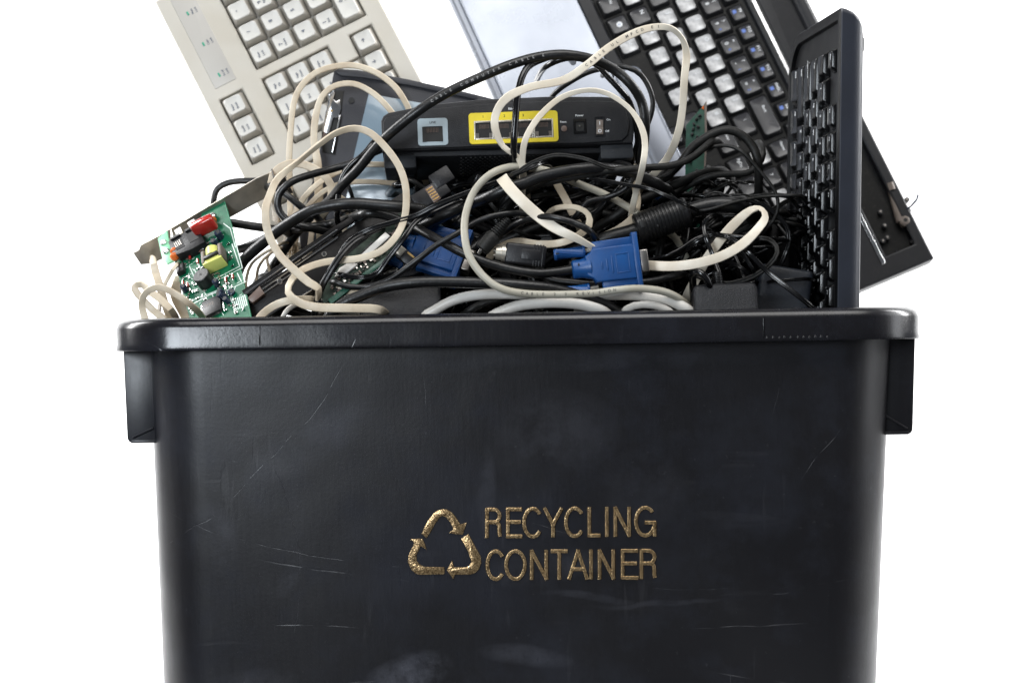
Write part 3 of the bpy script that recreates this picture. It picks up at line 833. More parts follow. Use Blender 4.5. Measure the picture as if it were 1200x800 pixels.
for row, u, c0, chars in ((4, 751, 1.5, '1234567890-='), (3, 724, 2.0, 'QWERTYUIOP[]'), (2, 696, 2.25, "ASDFGHJKL;'#"), (1, 667, 2.75, 'ZXCVBNM,./')):
    top = {'1': '!', '2': '"', '3': '#', '4': '$', '5': '%', '6': '&', '7': '/', '8': '(', '9': ')', '0': '=', '-': '?', '=': '^'}
    for i, ch in enumerate(chars):
        t = tc_(c0 + i)
        worn = row in (1, 2, 3) and random.random() < (0.8 if 330 < t < 470 else 0.45)  # worn keys that get the painted glare
        lg = [(ch, -0.16, 0.14, 0.0034, 1)]
        if row == 4: lg = [(ch, -0.14, -0.16, 0.0034, 1), (top[ch], -0.14, 0.2, 0.0028, 1)]
        if t > 360 and row == 4: lg.append(('1234567890'[i % 10], 0.2, -0.14, 0.0026, 2))
        lkey(t, u, 1.0, lg, worn)
for u, c, w, s in ((751, 14.0, 2, 'Back'), (724, 14.0, 1.2, '\\'), (696, 14.4, 1.3, 'Enter'), (667, 13.5, 2, 'Shift')):
    lkey(tc_(c), u, w, [(s, -0.15, 0.1, 0.0024, 1)], False)
for i, s in enumerate(['F%d' % k for k in range(7, 13)] + ['PrtSc', 'Ins', 'Del']):
    lkey(346 + 26.6 * i - 26.6, 776, 0.93, [(s, -0.08, 0.18, 0.0026, 1), ('\u25a0', -0.12, -0.18, 0.0030, 2)], False, 0.82)
lkey(302, 639, 1.0, [('Alt', -0.1, 0.1, 0.0022, 1)], False); lkey(tc_(7.75), 639, 1.0, [('\u25cf', 0, 0, 0.0046, 1), ('\u2261', 0, 0, 0.003, 2)], False)
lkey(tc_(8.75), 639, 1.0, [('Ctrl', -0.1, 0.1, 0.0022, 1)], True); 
for c, row in ((15.6, (('Home', 751), ('PgUp', 724), ('PgDn', 696), ('End', 667))), (16.6, (('/', 751), ('7', 724), ('4', 696), ('1', 667))), (17.6, (('*', 751), ('8', 724), ('5', 696), ('2', 667)))):
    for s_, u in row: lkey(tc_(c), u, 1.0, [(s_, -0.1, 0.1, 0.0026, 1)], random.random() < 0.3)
for i in range(4): lkey(tc_(15.0 + i), 639, 1.0, [('\u2190\u2191\u2193\u2192'[i], 0, 0, 0.004, 1)], False)
for i in range(2): lkey(tc_(13.3 + i), 639, 1.0, [('\u2190\u2192'[i], 0, 0, 0.004, 1)], False)

# ------------------------------------------------------------------ black keyboard standing on end at the right
pk = P(986.5, 8, 0.035)
FK = frame(pk, (-0.031, 0, -1), (-0.9952, -0.098, 0.03))
blackkb = empty('desktop_keyboard', FK, 'black desktop keyboard seen edge-on, standing upright at the right end of the bin', 'keyboard')
def outline(x0, x1, y0, y1, rtl, rbl, rr, seg=8):
    pts = []
    for cx, cy, r, a0 in ((x1 - rr, y1 - rr, rr, 0), (x0 + rtl, y1 - rtl, rtl, 90), (x0 + rbl, y0 + rbl, rbl, 180), (x1 - rr, y0 + rr, rr, 270)):
        for k in range(seg + 1):
            a = R(a0 + 90 * k / seg); pts.append((cx + r * math.cos(a), cy + r * math.sin(a)))
    return pts
KL_, KD_ = 0.435, 0.150
mb = MB(); rs = []
for z, ix, iy in ((-0.0162, 0.016, 0.004), (-0.0150, 0.0105, 0.0022), (-0.0125, 0.0060, 0.0008), (-0.0085, 0.0026, 0.0), (-0.004, 0.0008, 0.0), (-0.0006, 0.0, 0.0), (0.0, 0.0006, 0.0006)):
    rs.append([(x, y, z) for x, y in outline(ix, KL_ - ix * 0.3, -KD_ + iy, -iy, 0.004, 0.032, 0.006)])
ringstack(mb, rs, 0, True, False)
# face: raised frame round a sunk key bed
fr = [[(x, y, z) for x, y in outline(i, KL_ - i, -KD_ + i, -i, max(0.004 - i * 0.3, .001), 0.032 - i * 0.6, 0.006 - i * .3)] for z, i in ((0.0, 0.0006), (0.0008, 0.003), (0.0006, 0.0075), (-0.0022, 0.0085))]
ringstack(mb, fr, 1, False, True)
part('case', mb, ['kb_side', 'kb_face'], blackkb, local=True, smooth=40)
def bkey(x, y, w, h, legend, H=0.0050):
    mb = keycap(w, h, H, 0.0028, 0.0026, 0.0006, 0.0008, 0.0011, 0.0006, [(s, a, b, sz, 0, 1) for s, a, b, sz in legend])
    part('key', mb, ['key_black', 'legend_white'], blackkb, local=True, loc=(x, y, -0.0021)).rotation_euler.x = R(-8 if y < -0.12 else (-3 if y < -0.09 else 0))
KU = 0.0190
X0k = 0.024
yr = [-0.019, -0.045, -0.064, -0.083, -0.102, -0.121]
bkey(X0k + KU * 0.5, yr[0], 0.0165, 0.0135, [('Esc', -0.002, 0.001, 0.0022)])
for i in range(12):
    x = X0k + KU * (2.5 + i + 0.5 * (i // 4))
    if i < 9: bkey(x, yr[0], 0.0180, 0.0150, [('F%d' % (i + 1), -0.003, 0.001, 0.0022)])
def krow(y, first, fl, chars):
    bkey(X0k + KU * first / 2, y, KU * first - 0.0007, 0.0183, [(fl, -KU * first / 2 + 0.0075, 0.002, 0.0021)] if fl else [])
    for i, ch in enumerate(chars):
        bkey(X0k + KU * (first + i + 0.5), y, 0.0183, 0.0183, [(ch, -0.0025, 0.002, 0.0030)])
krow(yr[1], 1.0, '', '1234567890')
krow(yr[2], 1.5, 'Tab', 'QWERTYUIO')
krow(yr[3], 1.75, 'Caps Lock', 'ASDFGHJKL')
krow(yr[4], 2.25, 'Shift', 'ZXCVBNM,')
for a, b, s in ((0, 1.5, 'Ctrl'), (1.5, 2.75, 'Alt'), (2.75, 4.0, 'Alt'), (4.0, 9.5, '')):
    bkey(X0k + KU * (a + b) / 2, yr[5], KU * (b - a) - 0.0007, 0.0183, [(s, -KU * (b - a) / 2 + 0.0065, 0.002, 0.0021)] if s else [])
mb = MB(); mb.box((0.024, -0.012, -0.0165), (0.010, 0.012, 0.0024), bev=0.001)
part('tilt_foot', mb, ['black_plastic'], blackkb, local=True)

# ------------------------------------------------------------------ broken display panel (dark frame, grey-blue glass)
FT = kb_frame(400, 150, 0.185, 0.984, 0.18, 6)
FTi = FT.inverted(); FTn = FT.to_3x3() @ V((0, 0, 1))
def Tp(px, py):
    q = FTi @ onplane(px, py, FT.translation, FTn); return (q.x, q.y)
tab = empty('display_panel', FT, 'dark framed small display with grey-blue glass and torn-out hinge electronics, behind the router', 'display')
mb = MB()
def polyslab(mb, pts, z0, z1, mi=0, bev=0.001, fn=Tp, T=None):
    q = [fn(*p) for p in pts]
    ar = sum(q[i][0] * q[(i + 1) % len(q)][1] - q[(i + 1) % len(q)][0] * q[i][1] for i in range(len(q)))
    if ar < 0: q = q[::-1]
    mb.prism(q, z0, z1, mi, T, bev)
polyslab(mb, [(391, 84), (396, 80.5), (415, 82), (470, 91), (540, 106), (600, 121), (585, 250), (580, 330), (352, 290), (350, 270), (372, 190), (378, 150)], -0.020, 0.0, 0, 0.0018)
part('frame', mb, ['tablet_case'], tab, local=True, smooth=40)
mb = MB()
polyslab(mb, [(391, 84.5), (396, 81.5), (420, 83), (480, 94), (560, 112), (560, 118), (480, 101), (425, 92), (400, 90)], 0.0, 0.0022, 0, 0.0009)
part('top_lip', mb, ['tablet_case'], tab, local=True)
mb = MB()
polyslab(mb, [(432, 110), (600, 140), (575, 300), (398, 272), (415, 181)], 0.0, 0.0007, 0, 0.0003)
part('glass', mb, ['screen_glass'], tab, local=True)
mb = MB()
polyslab(mb, [(389, 106), (403, 107), (393, 182), (378, 178), (377, 155)], 0.0001, 0.0006, 0, 0.0001)
part('torn_opening', mb, ['void'], tab, local=True)
mb = MB()
polyslab(mb, [(384, 107), (391, 104), (393, 110), (391, 117), (394, 120), (399, 117), (400, 128), (397, 139), (391, 139), (386, 158), (378, 155), (382, 132), (386, 120)], 0.0008, 0.0026, 0, 0.0004)
polyslab(mb, [(398, 136), (400, 136), (391, 180), (389, 180)], 0.0008, 0.0036, 0, 0.0003)
q = Tp(387.5, 108.5); mb.cyl((*q, 0.002), (*q, 0.0034), 0.0026, 0, 18); mb.cyl((*q, 0.0034), (*q, 0.0037), 0.0012, 1, 12)
q = Tp(389, 131); mb.cyl((*q, 0.0026), (*q, 0.0030), 0.0009, 2, 10)
part('hinge_plate', mb, ['chrome', 'void', 'gold_pin'], tab, local=True)
mb = MB(); polyslab(mb, [(384, 140), (387, 140), (381, 166), (377, 165)], 0.0006, 0.0022, 0, 0.0003); 
part('copper_tab', mb, ['brown'], tab, local=True)
mb = MB(); q = Tp(412, 118); mb.cyl((*q, 0.0), (*q, 0.0007), 0.0023, 0, 16); 
part('rubber_bumper', mb, ['void'], tab, local=True)

# ------------------------------------------------------------------ router
ROUT_D = 0.085
nR = V((0.03, -math.cos(R(7)), math.sin(R(7)))).normalized()
pR = P(594, 147, ROUT_D)
a = pR; b = onplane(694, 143.6, pR, nR)
FR = frame(a, b - a, nR); FRi = FR.inverted()
def Rp(px, py):
    q = FRi @ onplane(px, py, pR, nR); return (q.x, q.y)
rout = empty('router', FR, 'dark grey network router lying with its row of yellow framed ports facing out', 'router')
mb = MB()
oc = [(448, 177), (446.5, 141), (449, 135), (455, 131), (500, 122), (560, 115.5), (640, 112), (705, 112), (730, 114), (738, 119), (741, 127), (744, 150), (742, 167)]
polyslab(mb, oc, -0.100, -0.002, 0, 0.002, Rp)
part('case', mb, ['router'], rout, local=True, smooth=40)
mb = MB()
polyslab(mb, [(449.5, 175.5), (449, 143), (452, 138), (500, 128), (560, 122), (640, 118.5), (700, 118), (727, 119.5), (733, 126), (738, 147), (736, 158), (729, 165), (690, 167.5)], -0.003, 0.0, 0, 0.0012, Rp)
part('port_panel', mb, ['router'], rout, local=True, smooth=40)
def ringframe(mb, o, i, z0, z1, mi, fn, r=0.0016):
    """frame between an outer and an inner pixel rectangle (x0, y0, x1, y1)"""
    def rr(q, rad):
        a, b = fn(q[0], q[3]), fn(q[2], q[1]); a2, b2 = fn(q[0], q[1]), fn(q[2], q[3])
        x0, x1 = (a[0] + a2[0]) / 2, (b[0] + b2[0]) / 2; y0, y1 = (a[1] + b2[1]) / 2, (b[1] + a2[1]) / 2
        return x0, x1, y0, y1, rad
    A = rr(o, r); B = rr(i, max(0.0003, r * 0.25))
    rs = [ring3(*A, z0, 5), ring3(*A, z1 - 0.0002, 5), [(x, y, z1) for x, y in rrect(A[0] + .0002, A[1] - .0002, A[2] + .0002, A[3] - .0002, r, 5)], ring3(*B, z1, 5), ring3(*B, z0, 5)]
    ringstack(mb, rs, mi, False, False)
    return A, B
# line port
mb = MB(); A, B = ringframe(mb, (489.5, 139, 525, 171), (495, 148.5, 519, 166.5), -0.0005, 0.0009, 0, Rp, 0.0022)
mb.text('LINE', Rp(507, 144), 0.0016, 1, z=0.00095)
part('line_port_label', mb, ['grey_label', 'void'], rout, local=True)
def jack(mb, x0, x1, y0, y1, z1=0.0016):
    w = x1 - x0; h = y1 - y0
    mb.box(((x0 + x1) / 2, (y0 + y1) / 2, 0.0002), (w, h, 0.0004), 1)
    for k in range(8):
        mb.box((x0 + w * (0.24 + 0.075 * k), y1 - h * 0.24, 0.0006), (w * 0.020, h * 0.30, 0.0004), 2)
    mb.box((x0 + w * 0.10, y0 + h * 0.16, 0.0007), (w * 0.2, h * 0.32, 0.0012), 0)
    mb.box((x1 - w * 0.10, y0 + h * 0.16, 0.0007), (w * 0.2, h * 0.32, 0.0012), 0)
mb = MB(); jack(mb, B[0], B[1], B[2], B[3])
part('line_port', mb, ['void', 'void', 'brown'], rout, local=True)
mb = MB(); A, B = ringframe(mb, (549.5, 131.5, 654, 168), (555.5, 141, 648.5, 163), -0.0005, 0.0013, 0, Rp, 0.0024)
for s, x in (('1', 566), ('2', 591), ('3', 613), ('4', 636)): mb.text(s, (Rp(x, 136.5)[0], (A[3] + B[3]) / 2), 0.0018, 1, z=0.00135)
part('ethernet_port_frame', mb, ['yellow', 'void'], rout, local=True)
n4 = (B[1] - B[0]) / 4
for i in range(4):
    mb = MB()
    x0 = B[0] + n4 * i; x1 = x0 + n4
    e = 0.0011
    for bx_ in (((x0 + e / 2, (B[2] + B[3]) / 2), (e, B[3] - B[2])), ((x1 - e / 2, (B[2] + B[3]) / 2), (e, B[3] - B[2])),
                (((x0 + x1) / 2, B[3] - e * .6), (n4 - 2 * e, e * 1.2)), (((x0 + x1) / 2, B[2] + e * .5), (n4 - 2 * e, e))):
        mb.box((*bx_[0], 0.0007), (*bx_[1], 0.0014), 3, bev=0.0002)
    jack(mb, x0 + e, x1 - e, B[2] + e, B[3] - e * 1.2)
    part('ethernet_port', mb, ['steel', 'void', 'brown', 'steel_warm'], rout, local=True)
mb = MB(); q = Rp(661, 151); mb.cyl((*q, 0), (*q, 0.0010), 0.0021, 0, 18, rings=[(0, .0021), (.7, .0021), (1, .0015)])
part('reset_button', mb, ['brown'], rout, local=True)
mb = MB(); ringframe(mb, (672, 139.5, 687, 157), (674.5, 143, 684.5, 154.5), -0.0005, 0.0010, 0, Rp, 0.0006)
q = Rp(679.5, 148.5); mb.cyl((*q, 0), (*q, 0.0003), 0.0032, 1, 20); mb.cyl((*q, 0), (*q, 0.0022), 0.0007, 2, 10, rings=[(0, .0007), (.8, .0007), (1, .0003)])
part('power_socket', mb, ['black_gloss', 'void', 'solder'], rout, local=True)
mb = MB(); ringframe(mb, (697, 136.5, 708.5, 160), (698.3, 138, 707.2, 158.5), -0.0005, 0.0008, 0, Rp, 0.0004)
polyslab(mb, [(698.8, 141), (706.8, 141), (706.8, 150), (698.8, 150)], 0.0, 0.0012, 1, 0.0003, Rp)
polyslab(mb, [(698.8, 150.2), (706.8, 150.2), (706.8, 158), (698.8, 158)], 0.0, 0.0020, 1, 0.0003, Rp)
mb.text('I', Rp(702.7, 145), 0.0024, 2, z=0.00125)
mb.text('O', Rp(702.7, 154.5), 0.0024, 2, z=0.00205)
part('power_switch', mb, ['black_plastic', 'ferrite_grey', 'legend_white'], rout, local=True)
mb = MB()
for s, x, y, h in (('Ethernet', 602, 127.5, 0.0016), ('Reset', 660, 143, 0.0014), ('Power', 679, 135.5, 0.0016), ('On', 713, 140.5, 0.0015), ('Off', 711.5, 154, 0.0015)):
    mb.text(s, Rp(x, y), h, 0, z=0.0001)
part('panel_lettering', mb, ['legend_white'], rout, local=True)
# underside: vent dots and feet, in the plane under the case
mb = MB()
yb = Rp(594, 172)[1]
def under(px0, px1, z0, z1, drop, mi=0):
    x0, x1 = Rp(px0, 172)[0], Rp(px1, 172)[0]
    yy0, yy1 = Rp(px0, 177)[1] if px0 < 520 else Rp(px0, 168)[1], 0
    mb.box(((x0 + x1) / 2, yy0 - drop / 2 + 0.002, (z0 + z1) / 2), (x1 - x0, drop, z1 - z0), mi, bev=0.0015)
under(449, 487, -0.050, -0.008, 0.013)
part('foot', mb, ['router_foot'], rout, local=True)
mb = MB(); under(704, 743, -0.040, -0.006, 0.012)
part('foot', mb, ['router_foot'], rout, local=True)
mb = MB(); 
x0, x1 = Rp(452, 172)[0], Rp(739, 172)[0]
mb.box(((x0 + x1) / 2, Rp(594, 173)[1] - 0.0015, -0.058), (x1 - x0 - 0.004, 0.004, 0.10), 0, bev=0.001, rot=Matrix.Rotation(R(-0.8), 4, 'Z'))
yv = Rp(594, 173)[1] - 0.0035
for i in range(24):
    for j in range(12):
        x = Rp(540, 172)[0] + i * 0.0034 + (j % 2) * 0.0017; z = -0.012 - j * 0.0055
        mb.box((x, yv - 0.0003 - 0.0001, z), (0.0012, 0.0006, 0.0018), 1)
part('vented_base', mb, ['router', 'void'], rout, local=True)

# ------------------------------------------------------------------ expansion card with its metal bracket
eC = V((0, 0, 0)); pa, pb_ = P(163, 290, 0.155), P(322, 203, 0.142)
eX = (pb_ - pa).normalized()
tmpb = (CR * 0.36 - CU * 0.90).normalized() * math.sin(R(42)) + V((0, -math.cos(R(42)), 0))
bB = (tmpb - eX * tmpb.dot(eX)).normalized()       # from bracket down along the board, towards the camera
nC = bB.cross(eX).normalized()
if nC.y > 0: nC = -nC
FC = Matrix((eX, nC.cross(eX), nC)).transposed().to_4x4(); FC.translation = pa
# local: x along the bracket, y = nC x eX, z out of the component side
sgn = -1 if (FC.to_3x3() @ V((0, 1, 0))).dot(bB) < 0 else 1
FCi = FC.inverted()
def Cp(px, py):
    q = FCi @ onplane(px, py, pa, nC); return (q.x, q.y)
card = empty('expansion_card', FC, 'green circuit board with metal bracket, red capacitor and yellow transformer, standing at the bin rim', 'circuit board')
kC = 0.00062
mb = MB()
brd = [(236, 250), (262, 235), (270, 262), (281, 314), (299, 398), (238, 412), (222, 372), (214, 344), (210, 327), (204, 303), (203, 288), (236, 268)]
polyslab(mb, brd, -0.0016, 0.0, 0, 0.0, Cp)
ex = [Cp(*p) for p in brd]
part('board', mb, ['pcb'], card, local=True)
mb = MB()
for a, b in zip(brd[1:4], brd[2:5]):
    p, q = V((*Cp(*a), -0.0008)), V((*Cp(*b), -0.0008)); mb.cyl(p, q, 0.00075, 0, 6)
part('board_edge', mb, ['pcb_edge'], card, local=True)
mb = MB()
polyslab(mb, [(186, 281), (197, 271), (201, 293), (207, 306), (197, 311), (191, 303)], 0.0003, 0.0016, 0, 0.0003, Cp)
for (x, y) in ((193.5, 286.5), (196.5, 296.5)):
    q = Cp(x, y); mb.cyl((*q, 0.0016), (*q, 0.0034), 0.0024, 1, 16, rings=[(0, .0026), (.5, .0026), (1, .0014)])
part('mounting_tab', mb, ['pcb_light', 'solder'], card, local=True)
# bracket: strip perpendicular to the board, its face turned to the camera
zdir = nC
def Bp(px, py):      # pixel onto the bracket plane, spanned by eX and nC
    w = onplane(px, py, pa, bB); q = FCi @ w; return (q.x, q.z)
TBK = Matrix(((1, 0, 0, 0), (0, 0, -1, 0), (0, 1, 0, 0), (0, 0, 0, 1)))
strip = [(157, 297), (163, 293), (170, 284), (184, 277), (301, 208), (312, 204), (322, 200), (330, 219), (263, 255), (256, 262), (246, 268), (203, 294), (196, 302), (187, 305), (180, 309), (166, 309)]
holes = [[(200, 271.5), (208, 267), (211, 273), (203, 277.5)], [(218, 261), (226, 256.5), (229, 263), (221, 267.5)]]
mb = MB()
# strip split in two rails and webs so the port openings are real holes
def bq(pts, mi=0, z0=-0.0005, z1=0.0005): 
    q = [Bp(*p) for p in pts]
    ar = sum(q[i][0] * q[(i + 1) % len(q)][1] - q[(i + 1) % len(q)][0] * q[i][1] for i in range(len(q)))
    if ar < 0: q = q[::-1]
    mb.prism(q, z0, z1, mi, TBK, 0.0)
bq([(156, 296), (163, 292.5), (165, 287), (184, 277), (200, 267.5), (200, 281), (192, 293), (190, 303), (178, 308.5), (165, 309.5)])
bq([(200, 267.5), (235, 247), (236.5, 250.5), (201.5, 271)])
bq([(203, 278), (234, 260.5), (237, 266), (206, 284)])
bq([(201.5, 271), (204, 269.6), (207, 276), (203, 278)]); bq([(211, 265.6), (219, 261), (222.5, 267), (214, 272)]); bq([(227, 256.2), (236.5, 250.5), (239, 257.7), (230, 262.8)])
bq([(235, 247), (301, 208.5), (313, 203.5), (322, 199), (331, 221), (263, 258), (240, 272), (237, 266), (239, 257.7)])
part('bracket', mb, ['steel_warm'], card, local=True)
mb = MB()
p0, p1 = Bp(318, 190), Bp(331, 221)
w0 = Bp(319, 199); w1 = Bp(331, 222)
a = V((w0[0], 0.0, w0[1] + 0.001)); b = V((w1[0], 0, w1[1]))
c = (a + b) / 2; L_ = (a - b).length; an = math.atan2(a.z - b.z, a.x - b.x)
mb.box(c - V((0, 0.0055, 0)), (L_, 0.011, 0.0009), 0, rot=Matrix.Rotation(-an, 4, 'Y'))
mb.box(c + V((0.0035, -0.0105, 0.0005)), (L_ * 0.95, 0.0009, 0.0078), 0, rot=Matrix.Rotation(-an, 4, 'Y'))
part('bracket_tongue', mb, ['steel'], card, local=True)
# jacks
zdirC = 1
def cbox(pts, h, mi=0, z0=0.0001, bev=0.0006, mb_=None): polyslab(mb_ or mb, pts, z0, z0 + h, mi, bev, Cp)
mb = MB()
cbox([(203, 291), (236, 272), (246, 291), (230, 300), (213, 306), (208, 303)], 0.0072, 0, bev=0.0003)
cbox([(208, 292), (218, 286.5), (223, 296), (213, 301.5)], 0.0003, 1, 0.00725, 0.0); cbox([(224, 283.5), (235, 277), (240, 286.5), (229, 292.5)], 0.0003, 1, 0.00725, 0.0)
for i in range(2): cbox([(206 + 17 * i, 288.5 - 9.6 * i), (217 + 17 * i, 282.3 - 9.6 * i), (218 + 17 * i, 284 - 9.6 * i), (207 + 17 * i, 290.2 - 9.6 * i)], 0.0016, 0, 0.0071, 0.0)
for i in range(4):
    cbox([(210 + i * 2, 293 - i * 1.2), (210.6 + i * 2, 292.7 - i * 1.2), (213.6 + i * 2, 298 - i * 1.2), (213 + i * 2, 298.3 - i * 1.2)], 0.0002, 2, 0.0076, 0.0)
part('phone_jack', mb, ['black_plastic', 'void', 'steel'], card, local=True)
def cbase(px, py, h=0.0): q = Cp(px, py); return V((*q, h))
mb = MB()
q0, q1 = cbase(229, 279, 0.0), cbase(260, 264, 0.0)
axx = (q1 - q0).normalized(); ang = math.atan2(axx.y, axx.x)
mb.box(cbase(247, 275, 0.0095), ((q1 - q0).length * 0.80, 0.0072, 0.0120), 0, bev=0.0018, seg=3, rot=Matrix.Rotation(ang, 4, 'Z'))
part('red_capacitor', mb, ['red_cap'], card, local=True, smooth=60)
mb = MB(); mb.sphere(cbase(251, 263, 0.004), 0.0040, 0, sc=(1, 0.45, 1)); part('disc_capacitor', mb, ['orange_cap'], card, local=True, smooth=180)
for (x, y) in ((209, 300), (209, 306)):
    mb = MB(); mb.sphere(cbase(x, y, 0.005), 0.0034, 0, sc=(1, 0.7, 1.05), seg=16); part('disc_capacitor', mb, ['orange_cap'], card, local=True, smooth=180)
# transformer
rotC = Matrix.Rotation(ang, 4, 'Z')
mb = MB()
c = cbase(256, 308, 0.0)
mb.box(c + V((0, 0, 0.0045)), (0.0155, 0.0145, 0.009), 0, bev=0.0006, rot=rotC)
mb.box(c + rotC.to_3x3() @ V((0, -0.0060, 0.0050)), (0.0150, 0.0040, 0.0100), 1, bev=0.0006, rot=rotC)
mb.cyl(c + rotC.to_3x3() @ V((0.0, 0.0065, 0.0075)), c + rotC.to_3x3() @ V((0.0, -0.0015, 0.0075)), 0.0050, 1, 20)
for sx in (-1, 1): mb.box(c + rotC.to_3x3() @ V((sx * 0.0068, 0.0002, 0.0062)), (0.0024, 0.0130, 0.0088), 2, bev=0.0004, rot=rotC)
mb.box(c + rotC.to_3x3() @ V((0, -0.0030, 0.0105)), (0.0110, 0.0030, 0.0030), 0, bev=0.0004, rot=rotC)
part('transformer', mb, ['chip', 'yellow_tape', 'ferrite_grey'], card, local=True)
mb = MB(); c = cbase(243, 332, 0.0); 
mb.cyl(c, c + V((0, 0, 0.0095)), 0.0062, 0, 28, rings=[(0, .0062), (.94, .0062), (1, .0057)])
mb.cyl(c + V((0, 0, 0.0094)), c + V((0, 0, 0.0096)), 0.0011, 1, 12)
part('buzzer', mb, ['chip', 'void'], card, local=True)
for x, y, r, h in ((259, 279, .0026, .008), (254, 286, .0022, .006), (255, 335, .0022, .007), (218, 341, .0022, .007), (264, 349, .0024, .008), (262, 344, .0020, .006), (272, 344, .0026, .003), (268, 354, .0020, .006)):
    mb = MB(); c = cbase(x, y, 0.0); u = V((random.uniform(-.2, .2), -0.25, 1)).normalized()
    mb.cyl(c, c + u * h, r, 0, 18, rings=[(0, r), (.9, r), (.97, r * .9), (1, r * .8)]); mb.cyl(c + u * (h), c + u * (h + .0001), r * .72, 1, 14)
    part('electrolytic_capacitor', mb, ['cap_blue', 'solder'], card, local=True)
mb = MB(); mb.box(cbase(214, 318, 0.0022), (0.0062, 0.0085, 0.0040), 0, bev=0.0005, rot=rotC); part('relay', mb, ['chip'], card, local=True)
mb = MB(); c = cbase(250, 361, 0.0016); mb.box(c, (0.0145, 0.0160, 0.0026), 0, bev=0.0003, rot=rotC)
for k in range(9):
    for sx in (-1, 1):
        mb.box(c + rotC.to_3x3() @ V((sx * 0.0080, -0.0066 + k * 0.00165, -0.0008)), (0.0020, 0.0007, 0.0008), 1, rot=rotC)
        mb.box(c + rotC.to_3x3() @ V((-0.0066 + k * 0.00165, sx * 0.0088, -0.0008)), (0.0007, 0.0020, 0.0008), 1, rot=rotC)
mb.text('V92', (c.x - 0.001, c.y + 0.002), 0.0030, 2, None, ang, z=c.z + 0.00135)
part('processor_chip', mb, ['chip', 'solder', 'ferrite_grey'], card, local=True)
mb = MB()
for x, y in ((232, 293), (235, 296)):
    c = cbase(x, y, 0.002); u = rotC.to_3x3() @ V((0.0040, 0, 0)); mb.cyl(c - u, c + u, 0.0012, 0, 10)
part('crystal', mb, ['solder'], card, local=True)
mb = MB()
random.seed(21)
for k in range(170):
    x = random.uniform(210, 290); y = random.uniform(284, 368)
    if x < 207 + (y - 300) * 0.22 or x > 262 + (y - 240) * 0.235 - 4: continue
    if abs(x - 256) < 13 and abs(y - 306) < 13: continue
    c = cbase(x, y, 0.0006); r_ = rotC if random.random() < .5 else Matrix.Rotation(ang + 1.57, 4, 'Z')
    mb.box(c, (0.0016, 0.0009, 0.0010), random.choice([0, 0, 1, 2]), rot=r_)
    for s_ in (-1, 1): mb.box(c + r_.to_3x3() @ V((s_ * 0.0009, 0, 0)), (0.0004, 0.0010, 0.0011), 3, rot=r_)
part('chip_resistors', mb, ['ferrite_grey', 'chip', 'brown', 'solder'], card, local=True)
mb = MB()
for x, y in ((266, 330), (274, 326), (216, 334), (221, 336), (233, 308), (239, 291), (224, 303)):
    mb = MB(); c = cbase(x, y, 0.0018); u = rotC.to_3x3() @ V((0.0, 0.0020, 0)); mb.cyl(c - u, c + u, 0.0010, 0, 10); mb.cyl(c - u * 1.8, c + u * 1.8, 0.0003, 1, 6)
    part('diode', mb, ['red_cap', 'solder'], card, local=True)
mb = MB()
def trace(pts, w=0.00035, mi=0):
    q = [V((*Cp(*p), 0.00012)) for p in pts]
    for a, b in zip(q, q[1:]):
        u = (b - a).normalized(); n_ = V((-u.y, u.x, 0)) * w; a2, b2 = a - u * w, b + u * w
        mb.add([a2 - n_, b2 - n_, b2 + n_, a2 + n_], [[0, 1, 2, 3]], mi)
for t_ in ([(238, 318), (250, 331), (284, 314), (276, 283)], [(243, 317), (252, 327), (281, 312), (272, 286)], [(222, 312), (229, 328), (238, 323), (231, 307)], [(231, 305), (238, 321)], [(214, 326), (224, 321)],
           [(262, 262), (270, 268), (276, 290)], [(225, 352), (243, 345), (255, 340)], [(236, 350), (258, 341)], [(262, 342), (288, 330)], [(264, 326), (270, 339)], [(278, 320), (283, 330)], [(276, 336), (270, 350), (277, 364)],
           [(258, 363), (262, 369)], [(240, 286), (262, 275)], [(247, 297), (238, 302), (242, 314)], [(236, 345), (243, 351)], [(228, 316), (233, 327)]): trace(t_)
for k in range(8):
    trace([(272 + k * 2.1, 352 - k * 0.9), (275 + k * 2.1, 364 - k * 0.9)], 0.0004)
    trace([(226 + k * 3.5, 356 - k * 1.9), (229 + k * 3.5, 354.6 - k * 1.9)], 0.0006)
random.seed(9)
for k in range(120):
    x = random.uniform(209, 288); y = random.uniform(286, 366)
    if x < 207 + (y - 300) * 0.24 or x > 262 + (y - 240) * 0.235 - 5: continue
    if abs(x - 258) < 14 and abs(y - 306) < 15: continue
    trace([(x, y), (x + random.choice([3, 2.5, 0.8]), y + random.choice([-1.6, -1.4, 2.6]))], 0.00026)
part('silk_lines', mb, ['silk'], card, local=True, smooth=180)
mb = MB(); q = cbase(250.5, 256, 0.0); mb.sphere(q + V((0, 0, 0.002)), 0.0034, 0, sc=(1, 1, .7)); part('rivet', mb, ['solder'], card, local=True, smooth=180)

